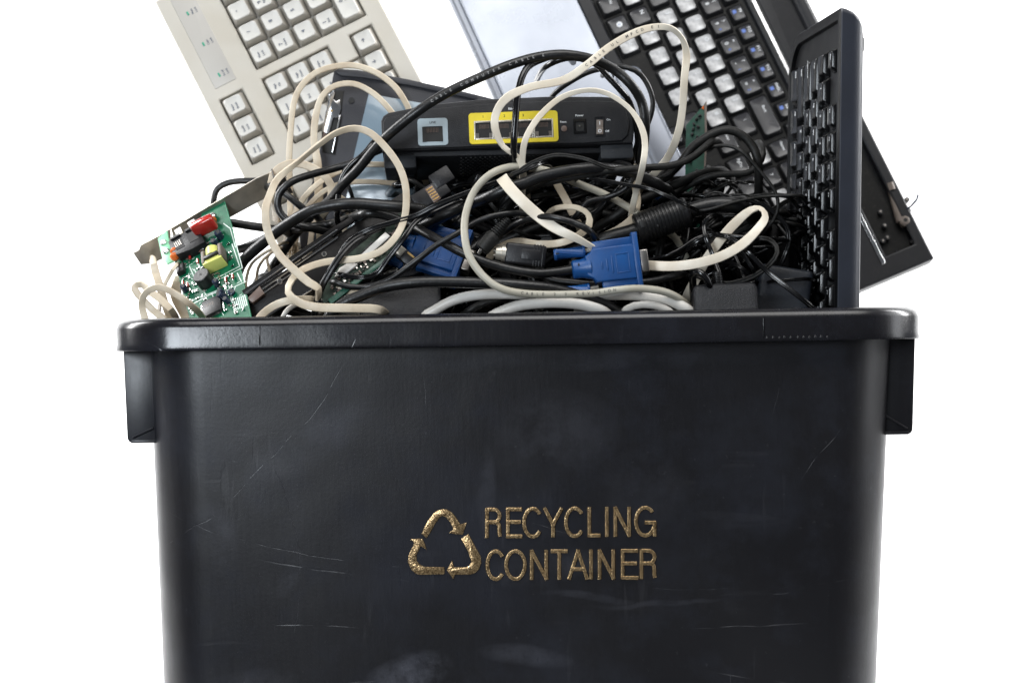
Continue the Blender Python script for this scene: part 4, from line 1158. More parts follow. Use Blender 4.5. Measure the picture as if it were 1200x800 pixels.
# ------------------------------------------------------------------ hard drive lying on edge
FH = kb_frame(380, 300, 0.075, 0.848, -0.53, 16)
FHi = FH.inverted(); nH = FH.to_3x3() @ V((0, 0, 1))
def Hp(px, py):
    q = FHi @ onplane(px, py, FH.translation, nH); return (q.x, q.y)
hdd = empty('hard_drive', FH, 'black hard drive lying tilted on its side among cables beside the green card', 'hard drive')
mb = MB()
polyslab(mb, [(286, 352), (290, 345), (470, 226), (500, 232), (500, 255), (300, 380), (288, 372)], -0.016, 0.0, 0, 0.0012, Hp)
for (x, y) in ((380, 298), (328, 330), (378, 331)):
    q = Hp(x, y); mb.cyl((*q, -0.0002), (*q, 0.0008), 0.0021, 1, 20, rings=[(0, .0021), (.6, .0021), (1, .0016)]); mb.cyl((*q, 0.0009), (*q, 0.0012), 0.0012, 2, 14)
part('frame', mb, ['black_metal', 'steel', 'void'], hdd, local=True)
mb = MB()
for a, b, z, w in (((290, 351), (396, 278), 0.0006, 0.0010), ((293, 355), (345, 319), 0.0006, 0.0006), ((289, 345), (396, 271), 0.0036, 0.0005), ((345, 353), (372, 336), .0012, .0005), ((338, 356), (366, 340), .0012, .0004)):
    p, q = Hp(*a), Hp(*b); mb.cyl((*p, z), (*q, z), w, 0, 8)
part('edge_rails', mb, ['chrome'], hdd, local=True)
mb = MB(); polyslab(mb, [(288, 348.5), (340, 312.5), (398, 272.5), (445, 243), (441, 238), (394, 266), (336, 306), (284, 342)], 0.0012, 0.0036, 0, 0.0006, Hp)
part('cover_lip', mb, ['black_metal'], hdd, local=True)
mb = MB(); polyslab(mb, [(290, 352), (305, 337), (311, 346), (297, 357)], 0.0003, 0.0045, 0, 0.0006, Hp)
part('power_socket', mb, ['brown'], hdd, local=True)
FD = kb_frame(430, 290, 0.062, 0.848, -0.53, 25); FDi = FD.inverted(); nD = FD.to_3x3() @ V((0, 0, 1))
def Dp(px, py):
    q = FDi @ onplane(px, py, FD.translation, nD); return (q.x, q.y)
dpc = empty('drive_circuit_board', FD, 'dusty dark green circuit board with a white ribbon plug, under the black hard drive', 'circuit board')
mb = MB(); polyslab(mb, [(375, 345), (405, 300), (470, 248), (482, 262), (455, 300), (398, 345), (380, 356)], -0.0015, 0.0, 0, 0.0002, Dp)
polyslab(mb, [(385, 352), (460, 296), (463, 300), (388, 358)], 0.0, 0.002, 1, 0.0002, Dp)
part('board', mb, ['pcb_board_dusty', 'pcb_dark'], dpc, local=True)
mb = MB(); random.seed(4)
for k in range(150):
    t_ = random.random(); s_ = random.random()
    x = 388 + t_ * 85 + s_ * 4; y = 332 - t_ * 74 + s_ * 16 * (1 if t_ < .8 else .4)
    q = Dp(x, y); a_ = random.choice([0, 1.57])
    mb.box((*q, 0.0008), (random.uniform(.001, .003), random.uniform(.0008, .0016), 0.0016), random.choice([0, 1, 2, 3]), bev=0, rot=Matrix.Rotation(a_, 4, 'Z'))
part('small_components', mb, ['steel', 'ferrite_grey', 'chip', 'brown'], dpc, local=True)
mb = MB(); polyslab(mb, [(412, 310), (436, 285), (442, 290), (420, 312)], 0.0, 0.003, 0, 0.0004, Dp)
part('chip', mb, ['chip'], dpc, local=True)
mb = MB(); polyslab(mb, [(424, 301), (452, 275), (458, 280), (431, 304)], 0.0, 0.0045, 0, 0.0006, Dp); polyslab(mb, [(398, 316), (425, 300), (430, 304), (404, 324), (392, 327)], 0.001, 0.003, 0, 0.0006, Dp)
part('ribbon_plug', mb, ['cable_white'], dpc, local=True)

# ------------------------------------------------------------------ green card standing at the back right
FG = kb_frame(817, 200, 0.20, 0.05, 1.0, 4, lean=-0.1); FGi = FG.inverted(); nG = FG.to_3x3() @ V((0, 0, 1))
def Gp(px, py):
    q = FGi @ onplane(px, py, FG.translation, nG); return (q.x, q.y)
gcd = empty('memory_board', FG, 'narrow dark green circuit board standing upright against the laptop keys', 'circuit board')
mb = MB(); polyslab(mb, [(804, 147), (824, 124), (828, 119), (828, 172), (823, 260), (822, 330), (800, 330), (803, 200)], -0.0014, 0.0, 0, 0.0002, Gp)
part('board', mb, ['pcb_dark'], gcd, local=True)
mb = MB(); polyslab(mb, [(825.5, 122), (828.2, 118.5), (828.2, 172), (823, 262), (821.5, 262), (826, 172)], 0.0001, 0.0012, 0, 0.0002, Gp); 
polyslab(mb, [(822, 127), (825, 124), (825, 129)], 0.0001, 0.0010, 1, 0.0001, Gp)
part('board_edge', mb, ['ferrite_grey', 'orange_cap'], gcd, local=True)
mb = MB()
for x, y in ((816, 140), (813, 146), (818, 149), (811, 158), (817, 161), (812, 152), (820, 136), (809, 190), (816, 200), (812, 215), (815, 178), (818, 230), (810, 236)):
    q = Gp(x, y); mb.box((*q, 0.0012), (0.0024, 0.0016, 0.0022), 0, bev=0.0003, rot=Matrix.Rotation(x * .7, 4, 'Z'))
part('small_components', mb, ['chip'], gcd, local=True)

# ------------------------------------------------------------------ plugs, connectors and adapters
def px_frame(px, py, d, ux, uy, tilt=0, lean=0):
    F = kb_frame(px, py, d, ux, uy, tilt, lean); Fi = F.inverted(); n = F.to_3x3() @ V((0, 0, 1))
    return F, (lambda a, b: tuple((Fi @ onplane(a, b, F.translation, n))[:2]))
def vga(label, px, py, d, ux, uy, tilt, cord_pts, cord_w, s=1.0, flip=False):
    F, _ = px_frame(px, py, d, ux, uy, tilt)
    e = empty('monitor_cable', F, label, 'cable')
    k = pxs(d) * s
    T = Matrix.Scale(k, 4)
    mb = MB()
    # hood profile in pixels (x along the plug, y up), thickness 12 px each way
    hood = [(-26, -11), (-19, -15), (-16, -20), (32, -21), (32, 20), (-16, 20), (-19, 16), (-26, 12)]
    mb.prism([(a * k, b * k) for a, b in hood][::1], -11 * k, 11 * k, 0, None, 2.2 * k, 3)
    mb.prism([(a * k, b * k) for a, b in [(-9, -28), (34, -28), (34, -19.5), (-9, -20)]], -7 * k, 7 * k, 0, None, 1.0 * k)
    mb.prism([(a * k, b * k) for a, b in [(-16, 18.5), (34, 18.5), (34, 29), (-16, 28)]], -7 * k, 7 * k, 0, None, 1.0 * k)
    mb.prism([(a * k, b * k) for a, b in [(31, -33), (38, -33), (38, 33), (31, 33)]], -11 * k, 11 * k, 0, None, 1.4 * k)
    for x, hh in ((-7, 4), (-1, 7), (5, 10)): mb.box((x * k, -1 * k, 11.3 * k), (1.7 * k, 2 * hh * k, 1.6 * k), 0, bev=0.5 * k)
    for a, b, c, d_ in ((10, -12, 25, -12), (10, 10, 25, 10), (10, -12, 10, 10), (25, -12, 25, 10)):
        mb.box(((a + c) / 2 * k, (b + d_) / 2 * k, 11.1 * k), ((abs(c - a) + 1.2) * k, (abs(d_ - b) + 1.2) * k, 1.0 * k), 0, bev=0.3 * k)
    part('hood', mb, ['vga_blue'], e, local=True, smooth=40)
    mb = MB(); mb.cyl((-42 * k, -1 * k, 0), (-20 * k, -1 * k, 0), 12 * k, 0, 24, rings=[(0, 9 * k), (.07, 11 * k), (.5, 11.2 * k), (.8, 13 * k), (1, 14 * k)])
    mb.box((-34 * k, 3 * k, 10.8 * k), (1.6 * k, 3 * k, 1.2 * k), 1)
    part('strain_relief', mb, ['vga_blue', 'void'], e, local=True, smooth=50)
    for sy, x0, x1 in ((19, -61, -24), (-25.5, -58, -24)):
        mb = MB()
        rs = []
        n = 26
        for t_ in (0, 0.04, 0.08, 0.92, 0.97, 1):
            xx = x0 + (x1 - x0) * t_; r0 = 6.4 * (0.86 if t_ in (0, 1) else 1)
            rs.append([(xx * k, sy * k + (r0 + 0.35 * (i % 2)) * k * math.cos(2 * math.pi * i / n + t_ * 1.2), (r0 + 0.35 * (i % 2)) * k * math.sin(2 * math.pi * i / n + t_ * 1.2)) for i in range(n)])
        ringstack(mb, rs, 0)
        mb.cyl((x1 * k, sy * k, 0), ((x1 + 10) * k, (sy + 1) * k, 0), 2.6 * k, 1, 12)
        mb.box(((x0 + 4) * k, (sy + 0.5) * k, 6.4 * k), (3.4 * k, 1.4 * k, 1.0 * k), 2)
        part('thumbscrew', mb, ['vga_blue', 'steel_warm', 'void'], e, local=True, smooth=30)
    mb = MB(); mb.prism([(a * k, b * k) for a, b in [(38, -14), (48, -14), (48, 12), (38, 12)]], -7 * k, 7 * k, 0, None, 1.8 * k, 3)
    part('metal_shell', mb, ['steel'], e, local=True)
    if cord_pts:
        mb = MB(); path = pathof(cord_pts, d, 'start'); sweep(mb, path, 'round', cord_w * pxs(d)); part('cord', mb, ['cable_black'], e, smooth=50)
    return e
vga('black video cable ending in the large blue plug at the front of the tangle', 712, 310, 0.035, 0.992, -0.125, 4,
    [(262, 261, 0.15), (295, 265), (327, 269), (357, 267, 0.12), (390, 262), (425, 251, 0.07), (450, 252), (477, 262), (512, 280, 0.045), (550, 300, 0.033), (587, 313), (625, 320), (650, 319, 0.035), (675, 315)], 11)
vga('half buried blue video plug left of the grey cable loop', 506, 293, 0.085, 0.93, 0.28, 20, None, 0, 1.05)
# small blue bits far in
F, f = px_frame(765, 232, 0.17, 1, 0.2, 10)
mb = MB(); mb.box((0, 0, 0), (0.016, 0.011, 0.012), bev=0.002, T=F); whole('connector_hood', mb, ['vga_blue'], 'small blue connector hood deep in the tangle above the ribbed ferrite barrel', 'connector')
F, f = px_frame(668, 226, 0.17, 1, 0.05, 10)
mb = MB(); mb.box((0, 0, 0), (0.055, 0.006, 0.012), bev=0.002, T=F); whole('blue_strip', mb, ['vga_blue'], 'slim dark blue plastic strip deep in the tangle under the router', 'plastic strip')

# black square plug with round metal pins
F, f = px_frame(612, 299, 0.045, 0.99, 0.10, 6)
k = pxs(0.045)
plug = empty('video_plug', F, 'black square plug with a dull metal socket end, just left of the large blue plug', 'plug')
mb = MB(); mb.box((4 * k, 0, 0), (48 * k, 25 * k, 20 * k), bev=3 * k, seg=3); mb.box((10 * k, 0, 10.2 * k), (22 * k, 12 * k, 1.2 * k), bev=.5 * k)
for i in range(4): mb.box(((24 - i * 3.4) * k, 0, 0), (1.4 * k, 26 * k, 21 * k), bev=.4 * k)
part('hood', mb, ['black_plastic'], plug, local=True)
mb = MB(); mb.cyl((-19 * k, 0, 0), (-31 * k, 0, 0), 9 * k, 0, 24, rings=[(0, 10 * k), (.4, 10 * k), (.45, 8.6 * k), (1, 8.4 * k)]); mb.cyl((-31 * k, 0, 0), (-31.2 * k, 0, 0), 7 * k, 1, 20)
for a_ in range(5): mb.cyl((-30 * k, 4.4 * k * math.cos(a_ * 1.256), 4.4 * k * math.sin(a_ * 1.256)), (-34 * k, 4.4 * k * math.cos(a_ * 1.256), 4.4 * k * math.sin(a_ * 1.256)), 1.0 * k, 0, 8)
part('metal_end', mb, ['steel_warm', 'void'], plug, local=True)
# round plug with ribbed boot and its cord
F, f = px_frame(580, 275, 0.042, 0.66, -0.75, 5)
k = pxs(0.042)
jk = empty('audio_cable', F, 'black cord with a ribbed round plug, arching over the square plug', 'cable')
mb = MB(); mb.cyl((-24 * k, 0, 0), (0, 0, 0), 9.5 * k, 0, 24, rings=[(0, 7.5 * k), (.06, 9 * k), (.85, 9.5 * k), (1, 8 * k)])
for i in range(8): mb.cyl(((1 + i * 3.0) * k, 0, 0), ((3.2 + i * 3.0) * k, 0, 0), (8 - i * .45) * k, 0, 20, rings=[(0, (7 - i * .45) * k), (.25, (8 - i * .45) * k), (.75, (8 - i * .45) * k), (1, (7 - i * .45) * k)])
mb.cyl((0, 0, 0), (25 * k, 0, 0), 5.6 * k, 0, 16, r2=3.4 * k)
part('plug', mb, ['cable_dusty'], jk, local=True)
mb = MB(); mb.cyl((-24 * k, 0, 0), (-30 * k, 0, 0), 2.6 * k, 0, 14); part('tip', mb, ['steel'], jk, local=True)
mb = MB(); sweep(mb, pathof([(572, 284, .07), (594, 270, 0.06), (612, 259, .045), (637, 254, .035), (655, 256, .03), (675, 262), (690, 270), (700, 284, .05)], .04, 'both'), 'round', 8 * k)
part('cord', mb, ['cable_black'], jk, smooth=50)
# ferrite barrel on its cable
F, f = px_frame(777, 258, 0.075, 0.94, -0.33, 4)
k = pxs(0.075)
fc = empty('shielded_cable', F, 'thick black cable wearing a large ribbed ferrite barrel behind the big blue plug', 'cable')
mb = MB(); rg = []
for i in range(12):
    t0 = 0.12 + i * 0.065; rg += [(t0, 18 * k), (t0 + .012, 18.9 * k), (t0 + .045, 18.9 * k), (t0 + .056, 18 * k)]
mb.cyl((-34 * k, 0, 0), (32 * k, 0, 0), 18 * k, 0, 32, rings=[(0, 12 * k), (.015, 16.5 * k), (.05, 18.2 * k)] + rg + [(.95, 18.2 * k), (.985, 16.5 * k), (1, 12 * k)])
part('ferrite_barrel', mb, ['cable_black'], fc, local=True, smooth=35)
mb = MB()
for x, y in ((-26, 2), (24, 6), (-10, -6)): mb.box((x * k, y * k, (17.6 if abs(x) > 15 else 18) * k), ((6 if abs(x) > 15 else 2) * k, (9 if abs(x) > 15 else 3) * k, 3 * k), bev=.5 * k)
part('barrel_slots', mb, ['void'], fc, local=True)
mb = MB(); sweep(mb, pathof([(660, 300, .09), (685, 288, .08, 0, 1.1), (712, 279, .075, 0, 1.3), (745, 270, .075, 0, 1.4), (775, 258, .075), (807, 247), (837, 240), (860, 241), (876, 248, .09), (890, 266, .13)], .075, 'both'), 'round', 13 * k)
part('cord', mb, ['cable_black'], fc, smooth=50)
# gold pinned black connector
F, f = px_frame(505, 230, 0.075, 0.80, -0.50, 15)
k = pxs(0.075)
gp = empty('edge_connector', F, 'black connector block showing a coppery contact strip, below the left foot of the router', 'connector')
mb = MB(); mb.box((0, 0, 0), (44 * k, 22 * k, 18 * k), bev=2 * k); mb.box((22 * k, 10 * k, 2 * k), (26 * k, 20 * k, 16 * k), bev=2 * k)
part('housing', mb, ['black_plastic'], gp, local=True)
mb = MB(); mb.box((2 * k, -2 * k, 9.5 * k), (10 * k, 20 * k, 2 * k), bev=.5 * k)
for i in range(5): mb.box((2 * k, (-9 + i * 3.6) * k, 10.8 * k), (8 * k, 1.4 * k, 1 * k), 1)
part('contact_strip', mb, ['brown', 'gold_pin'], gp, local=True)
# small metal plug by the blue one
F, f = px_frame(474, 300, 0.06, 0.75, 0.62, 10); k = pxs(0.06)
sp = empty('small_connector', F, 'small black connector with bare metal side, tucked left of the half buried blue plug', 'connector')
mb = MB(); mb.box((5 * k, 0, 0), (26 * k, 14 * k, 12 * k), bev=1.2 * k); part('housing', mb, ['black_plastic'], sp, local=True)
mb = MB(); mb.box((-8 * k, 1 * k, 1 * k), (12 * k, 11 * k, 11 * k), bev=1 * k); mb.box((6 * k, 5 * k, 6 * k), (10 * k, 2 * k, 1.5 * k), 1); part('metal_shell', mb, ['steel_warm', 'gold_pin'], sp, local=True)

def adapter(name, label, px, py, d, ux, uy, tilt, w, h, t, mat, r=4, domed=0):
    F, f = px_frame(px, py, d, ux, uy, tilt); k = pxs(d)
    e = empty(name, F, label, 'power adapter')
    mb = MB(); rs = []
    for z, i in ((-t * .5, 2.5), (-t * .5 + 1.5, .6), (-t * .5 + 3, 0), (t * .5 - 5, 0), (t * .5 - 2.4, .9), (t * .5 - .8, 2.6), (t * .5, 5.2), (t * .5 + domed, 12)):
        rs.append([(x * k, y * k, z * k) for x, y in rrect(-w / 2 + i, w / 2 - i, -h / 2 + i, h / 2 - i, max(r + 2 - i * .5, 1.2), 5)])
    ringstack(mb, rs); part('housing', mb, [mat], e, local=True, smooth=60)
    mb = MB(); s_ = 0.6
    for z in (0,):
        rs = [[(x * k, y * k, zz * k) for x, y in rrect(-w / 2 + i, w / 2 - i, -h / 2 + i, h / 2 - i, r + 1.8, 5)] for zz, i in ((-.5, -.25), (.5, -.25))]
        ringstack(mb, rs, 0, False, False)
    part('seam', mb, ['void'], e, local=True)
    return e, F, k
adapter('power_adapter', 'textured black power adapter lying at the rim below the small circuit board', 470, 364, 0.055, 0.99, -0.08, 32, 96, 62, 44, 'adapter', 10, 1)
adapter('power_adapter', 'flat rounded black power adapter top resting above the textured adapter', 472, 334, 0.085, 0.96, -0.22, 30, 76, 30, 26, 'adapter', 10, 1)
e, F, k = adapter('power_adapter', 'small black power adapter with corded strain relief, at the rim near the black keyboard', 849, 357, 0.045, 0.998, -0.05, 12, 76, 44, 40, 'adapter', 6)
mb = MB()
for i in range(6): mb.cyl((-6 * k, (20 + i * 3.1) * k, 0), (-6 * k, (22.3 + i * 3.1) * k, 0), (7.4 - i * .25) * k, 0, 18)
mb.cyl((-6 * k, 18 * k, 0), (-6 * k, 39 * k, 0), 5 * k, 0, 14)
part('strain_relief', mb, ['cable_black'], e, local=True)
adapter('power_adapter', 'slate coloured plastic power adapter at the rim, right of the small black adapter', 915, 358, 0.08, 0.98, 0.16, 10, 62, 86, 40, 'adapter_blue', 3)
# added dark filler casings, blocking the white backdrop behind gaps in the cables
def casing(label, px, py, d, ux, uy, tilt, w, h, t, mat, name='plastic_casing'):
    F, f = px_frame(px, py, d, ux, uy, tilt); k = pxs(d)
    e = empty(name, F, label, 'casing')
    mb = MB(); mb.box((0, 0, -t * k / 2), (w * k, h * k, t * k), bev=3 * k, seg=3)
    part('shell', mb, [mat], e, local=True)
    mb = MB()
    for i in range(7): mb.box(((-w * .3 + i * 7) * k, (h * .2) * k, 0.2 * k), (2.4 * k, h * .3 * k, 1.2 * k), bev=.3 * k)
    part('vents', mb, ['void'], e, local=True)
    return e
casing('plain black casing deep behind the cables under the left of the router', 560, 330, 0.235, 1, -0.1, 12, 270, 250, 60, 'casing_black')
casing('plain black casing deep behind the cables in front of the laptop palm rest', 735, 330, 0.20, 1, 0.06, 14, 220, 235, 50, 'casing_black')
casing('low black casing half hidden beside the standing black keyboard', 880, 350, 0.16, 1, 0.1, 10, 120, 210, 40, 'casing_black')

# ------------------------------------------------------------------ pale cables
C = cable
G1 = 'pale cables looping through the heap'
C([(341, 290, .19), (340, 227, .185), (339, 190, .18), (340, 164), (344, 123), (354, 100), (375, 83), (409, 76.5), (438, 84), (461, 100), (474, 118), (484, 140, .19)], 7.5, 'cable_beige', 'outer of the two beige cables arching over the small dark display', 'flat', 5, .18, group=G1)
C([(376, 285, .18, 0, 1.2), (374, 240, .175, 0, 1.3), (372.5, 194, .17, 0, 1.2), (368, 164, .17, 0, 1), (370, 137), (377, 114, .17, 0, .85), (392, 101), (415, 98.5), (438, 110), (457, 129), (470, 150, .18)], 8.5, 'cable_beige', 'inner of the two beige cables arching over the small dark display', 'flat', 5, .17, group=G1)
C([(373, 350, .035, 70), (373, 338, .028, 35), (362, 331, .028, 0, 1.1), (340, 312), (325, 295, .03, 0, 1.05), (314, 272), (311, 247), (317, 227, .035, 0, 1), (326, 209, .04, 30, .95), (350, 189, .05, 55, .9), (372, 171, .05, 55, .9), (394, 156, .05, 40, .9), (415, 150.5, .05, 20), (434, 156, .05, 0, .95), (452, 173), (467, 194), (475, 217), (476, 242), (472, 262), (462, 280, .045), (445, 295), (420, 303), (382, 307), (355, 316, .035), (342, 328, .03, 25), (337.5, 342, .026, 30), (350, 354, .024, 10, 1.1), (372, 360, .022, 0, 1.15), (410, 361), (440, 362, .025), (452, 368, .04)], 9.6, 'cable_beige', 'flat beige cable making the big front loop at the left, ending in a folded tip', 'flat', 4.5, .03, 'end', group=G1)
C([(322, 235, .14), (318, 214), (325, 199), (342, 191.5), (362, 195), (380, 206), (389, 222), (384, 242), (372, 262, .16)], 10, 'cable_beige', 'beige cable bending round behind the upper end of the metal bracket', 'flat', 5, .14, group=G1)
C([(330, 300, .16), (342, 262), (352, 238), (372, 216), (400, 200), (425, 193.5), (448, 193), (468, 196, .18)], 7, 'cable_beige', 'upper beige strand running from the hard drive towards the router foot', 'flat', 5, .16, group=G1)
C([(345, 292, .165), (350, 268), (362, 241), (385, 221), (412, 213.5), (445, 213.5), (472, 215.5), (498, 214), (522, 212), (545, 219), (565, 228, .18)], 6.5, 'cable_beige', 'lower beige strand passing straight under the left foot of the router', 'flat', 5, .16, group=G1)
C([(352, 330, .17), (346, 290), (336, 262), (322, 240, .18), (318, 222)], 8, 'cable_beige', 'beige cable dropping behind the hard drive beside the white gap', 'flat', 5, .17, group=G1)
C([(362, 300, .15), (368, 262, .15), (382, 238), (400, 232), (408, 250, .16), (398, 285)], 7, 'cable_beige', 'short beige bend in front of the dark display, above the hard drive', 'flat', 4.5, .15, group=G1)
for i, (pts, lab) in enumerate([([(288, 350, .12), (289, 325), (295, 309), (309, 297), (322, 290), (336, 284, .14)], 'outermost of three thin beige rings beside the green board'),
                  ([(301, 345, .13), (301, 322), (305, 309), (314, 299), (326, 292, .14)], 'middle of three thin beige rings beside the green board'),
                  ([(318, 330, .14), (315, 314), (313, 303), (318, 296), (332, 290, .15)], 'innermost of three thin beige rings beside the green board')]):
    C(pts, 3.6, 'cable_beige', lab, 'round', None, .13, group='thin beige rings beside the green board')
C([(170, 374, .04, 0), (166, 355, .04, 20, .9), (172, 342, .035, 20, .9), (187, 336.5, .03, 10), (205, 344), (222, 356), (237, 371, .05)], 9.5, 'cable_beige', 'flat beige cable looping over the bin rim in front of the green board', 'flat', 4.5, .035, 'end', group=G1)
C([(196, 378, .09), (178, 362, .09), (161, 344), (158, 336), (166, 333, .09, 40), (176, 342, .085, 20), (190, 352, .08, 0), (204, 368, .08)], 9, 'cable_beige', 'pale flat cable making the lowest bend at the far left of the rim', 'flat', 4.5, .09, group=G1)
C([(179, 304, .12), (182, 318, .115, 0, 1.1), (187, 334, .11), (192, 352, .11), (200, 375, .12)], 9, 'cable_beige', 'beige cable hanging straight down from the bottom tab of the metal bracket', 'flat', 4.5, .12, group=G1)
C([(207, 310, .11), (198, 324), (192, 336), (188, 352, .12)], 5, 'cable_beige', 'thin beige strand slanting out from behind the green board', 'flat', 3.5, .11, group=G1)
C([(210, 325, .13, 0, 1), (206, 345, .13, 0, 1.3), (216, 366, .13, 0, 1.3), (224, 384, .13)], 11, 'cable_beige', 'brownish beige flat cable just behind the lower left edge of the green board', 'flat', 4.5, .13, group=G1)
C([(300, 380, .05), (309, 367, .045), (326, 356, .04), (345, 351.5, .04), (368, 352, .05)], 10, 'cable_beige', 'flat beige cable rising from the rim under the hard drive', 'flat', 4.5, .04, group=G1)
C([(330, 376, .055), (338, 362, .05), (355, 354, .05), (380, 352, .06)], 6, 'cable_white', 'thin off-white cable beside the flat beige one at the rim', 'round', None, .05, group=G1)
C([(378, 346, .06), (395, 341, .05), (418, 340, .05), (440, 346, .06)], 11, 'cable_beige', 'short wide beige strip under the thick black cable near the left rim', 'flat', 4.5, .05, group=G1)
C([(615, 210, .06, 10, .8), (607, 185, .05, 20, .75), (590, 172, .045, 40, .8), (580, 150, .04, 15, 1), (582, 131, .04, 10, 1), (595, 114, .04, 10, 1.1), (622, 102, .045, 0, 1), (660, 94), (687, 77), (712, 57, .05), (740, 40.5), (764, 32.5, .05, 0, .9), (785, 33, .05, 30, .8), (799, 45, .055, 35, .7), (804.5, 64, .06, 0, .95), (802, 92), (800, 125, .065), (795, 155, .07, 0, 1), (784, 182, .08, -10, .95), (768, 202, .09), (748, 225, .11), (738, 252, .12)], 10, 'cable_cream', 'cream flat cable making the tallest arch above the router', 'flat', 4.2, .05, 'start', printed=('CABLE UL MPCD E1', 'cable_print', 0.0014, 0.0019, 0.45), group=G1)
C([(612, 235, .07), (612, 205, .055), (612, 187, .05), (616, 163, .045), (631, 138), (655, 116, .045, 10, .9), (682, 106.5, .045, 25, .8), (705, 107.5), (725, 117, .045, 10, .8), (741, 131), (752, 150, .045, 0, 1), (756, 170), (753, 195), (746, 222, .07), (740, 250, .09)], 8, 'cable_cream', 'cream cable making the lower arch in front of the router power socket', 'flat', 4.2, .045, group=G1)
C([(812, 320, .12), (790, 278, .10), (752, 254, .09), (735, 242), (707, 227), (677, 215, .085), (650, 203, .06), (625, 197), (600, 195.5, .05), (575, 204, .04), (556, 224), (546, 250, .035), (544.5, 275, .028), (550, 300, .024), (565, 322, .022), (585, 337, .02), (612, 343.5), (650, 345), (695, 343.5), (720, 340), (750, 338, .022), (782, 343, .03), (806, 358, .05)], 9, 'cable_grey', 'grey round cable making the wide loop in the middle and passing below the blue plug', 'round', None, .03, 'both', printed=('CABLE 2.0 REVISION', 'cable_print', 0.0026, 0.0019, 0.655), group=G1)
C([(588, 208, .045, 0, 1.2), (597, 220, .04, 0, 1.15), (612, 236, .036, 0, 1.15), (631, 253), (650, 267, .032, 0, 1.0), (675, 279, .03, 25, .8), (697, 291, .034, 45, .6), (712, 300, .05)], 13, 'cable_cream', 'wide white ribbon cable slanting down to the top of the blue plug', 'flat', 4, .036, 'end', group=G1)
C([(575, 300, .09), (590, 288, .075), (608, 283), (630, 286, .065), (655, 285), (676, 277, .06), (690, 264, .06, 20), (689, 251, .065, 30, .8), (678, 244, .07, 30, .8), (662, 242.5, .075), (646, 247, .08)], 9.5, 'cable_beige', 'beige flat cable curling into a small hook right of the slanting ribbon', 'flat', 4.5, .07, group=G1)
C([(646, 200, .11), (654, 218, .10), (662, 232), (671, 250, .095), (680, 268, .10)], 10, 'cable_beige', 'short pale strap crossing the small hooked beige cable', 'flat', 4.5, .10, group=G1)
C([(746, 196, .10), (744, 215, .095), (747, 236), (742, 254, .09), (727, 267), (707, 277, .085), (688, 285, .09)], 9.5, 'cable_beige', 'pale strap curving down just left of the ferrite barrel', 'flat', 4.5, .09, group=G1)
C([(735, 312, .05), (757, 311, .045, 0, 1), (785, 312, .04), (812, 309.5, .036), (838, 303, .033), (858, 294, .03, -10), (875, 282, .03, -15, 1.0), (890, 266, .032, -20, .9), (897, 254, .038, 25, .75), (892, 245, .045, 45, .7), (879, 247, .055, 25, .85), (862, 261, .06, 0, 1), (845, 280, .062), (828, 304, .065), (816, 326, .075), (804, 350, .09)], 12.5, 'cable_cream', 'broad white ribbon cable doubling back in a pointed loop right of the blue plug', 'flat', 4, .035, 'end', group=G1)
C([(497, 372, .04), (507, 365, .035), (530, 352.5, .032), (557, 346), (590, 344.5), (620, 347, .04)], 12, 'cable_white', 'thick white cable rising from the rim at the centre of the bin', 'round', None, .033, group=G1)
C([(573, 374, .035), (588, 365, .03), (612, 357.5, .028), (650, 354.5), (686, 358, .03), (712, 368, .04)], 13, 'cable_white', 'thick white cable lying right along the rim under the blue plug', 'round', None, .03, group=G1)
C([(690, 350, .05), (712, 345.5, .042), (742, 345.5, .038), (772, 349), (792, 355), (812, 368, .045)], 13, 'cable_white', 'thick white cable humping over the rim right of the blue plug', 'round', None, .04, group=G1)
C([(735, 362, .035), (752, 357, .032), (772, 359), (788, 368, .04)], 9, 'cable_white', 'short thinner white cable beneath the humped one at the rim', 'round', None, .033, group=G1)
C([(792, 277, .13), (808, 290), (822, 301), (840, 312, .14)], 6, 'cable_grey', 'grey cable stub deep behind the pointed white loop', 'round', None, .13, group=G1)

# ------------------------------------------------------------------ traced black cables
G2 = 'black cables of the tangle'
def K(pts, w, mat, label, kind='round', d=.08, tail=True, **kw): return C(pts, w, mat, label, kind, w * .62 if kind == 'twin' else None, d, tail, group=G2, **kw)
K([(300, 345, .16), (335, 290, .15), (362, 256, .13), (385, 236, .11), (402, 216, .08), (420, 198, .07), (447, 166, .06), (485, 134, .05), (522, 110), (560, 92, .05), (597, 76.5), (630, 67, .055), (662, 64), (695, 70, .06), (720, 82, .065), (740, 100), (752, 120, .07), (756, 142), (755, 165, .08), (752, 200, .10), (760, 240, .13)], 11.5, 'cable_black', 'thick black cable sweeping over the whole router from left to right', printed=('CABLE COMPUTER CABLE E', 'cable_print_light', 0.0034, 0.0018, 0.48))
K([(640, 78, .09), (668, 68, .08), (697, 75, .08), (712, 90), (727, 106), (738, 120, .085), (746, 150, .09), (748, 190, .11)], 7, 'cable_gloss', 'glossy black cable bending just inside the thick arch over the router')
K([(660, 64, .065), (632, 71, .06), (616, 82, .05), (607.5, 106, .045), (604, 140, .042), (602, 175, .045), (604, 205, .07)], 8, 'cable_gloss', 'glossy black cable dropping straight down across the yellow port frame')
K([(718, 78, .12), (737, 80, .11), (751, 88), (761, 104), (765, 122), (760, 143), (748, 165), (740, 195, .13)], 6.5, 'cable_black', 'slim black cable loop in front of the silver laptop wrist trim')
K([(638, 135, .14), (648, 112, .13), (670, 95, .12), (695, 83), (722, 80, .12)], 6.5, 'cable_black', 'black cable crossing the bright palm rest just above the router', )
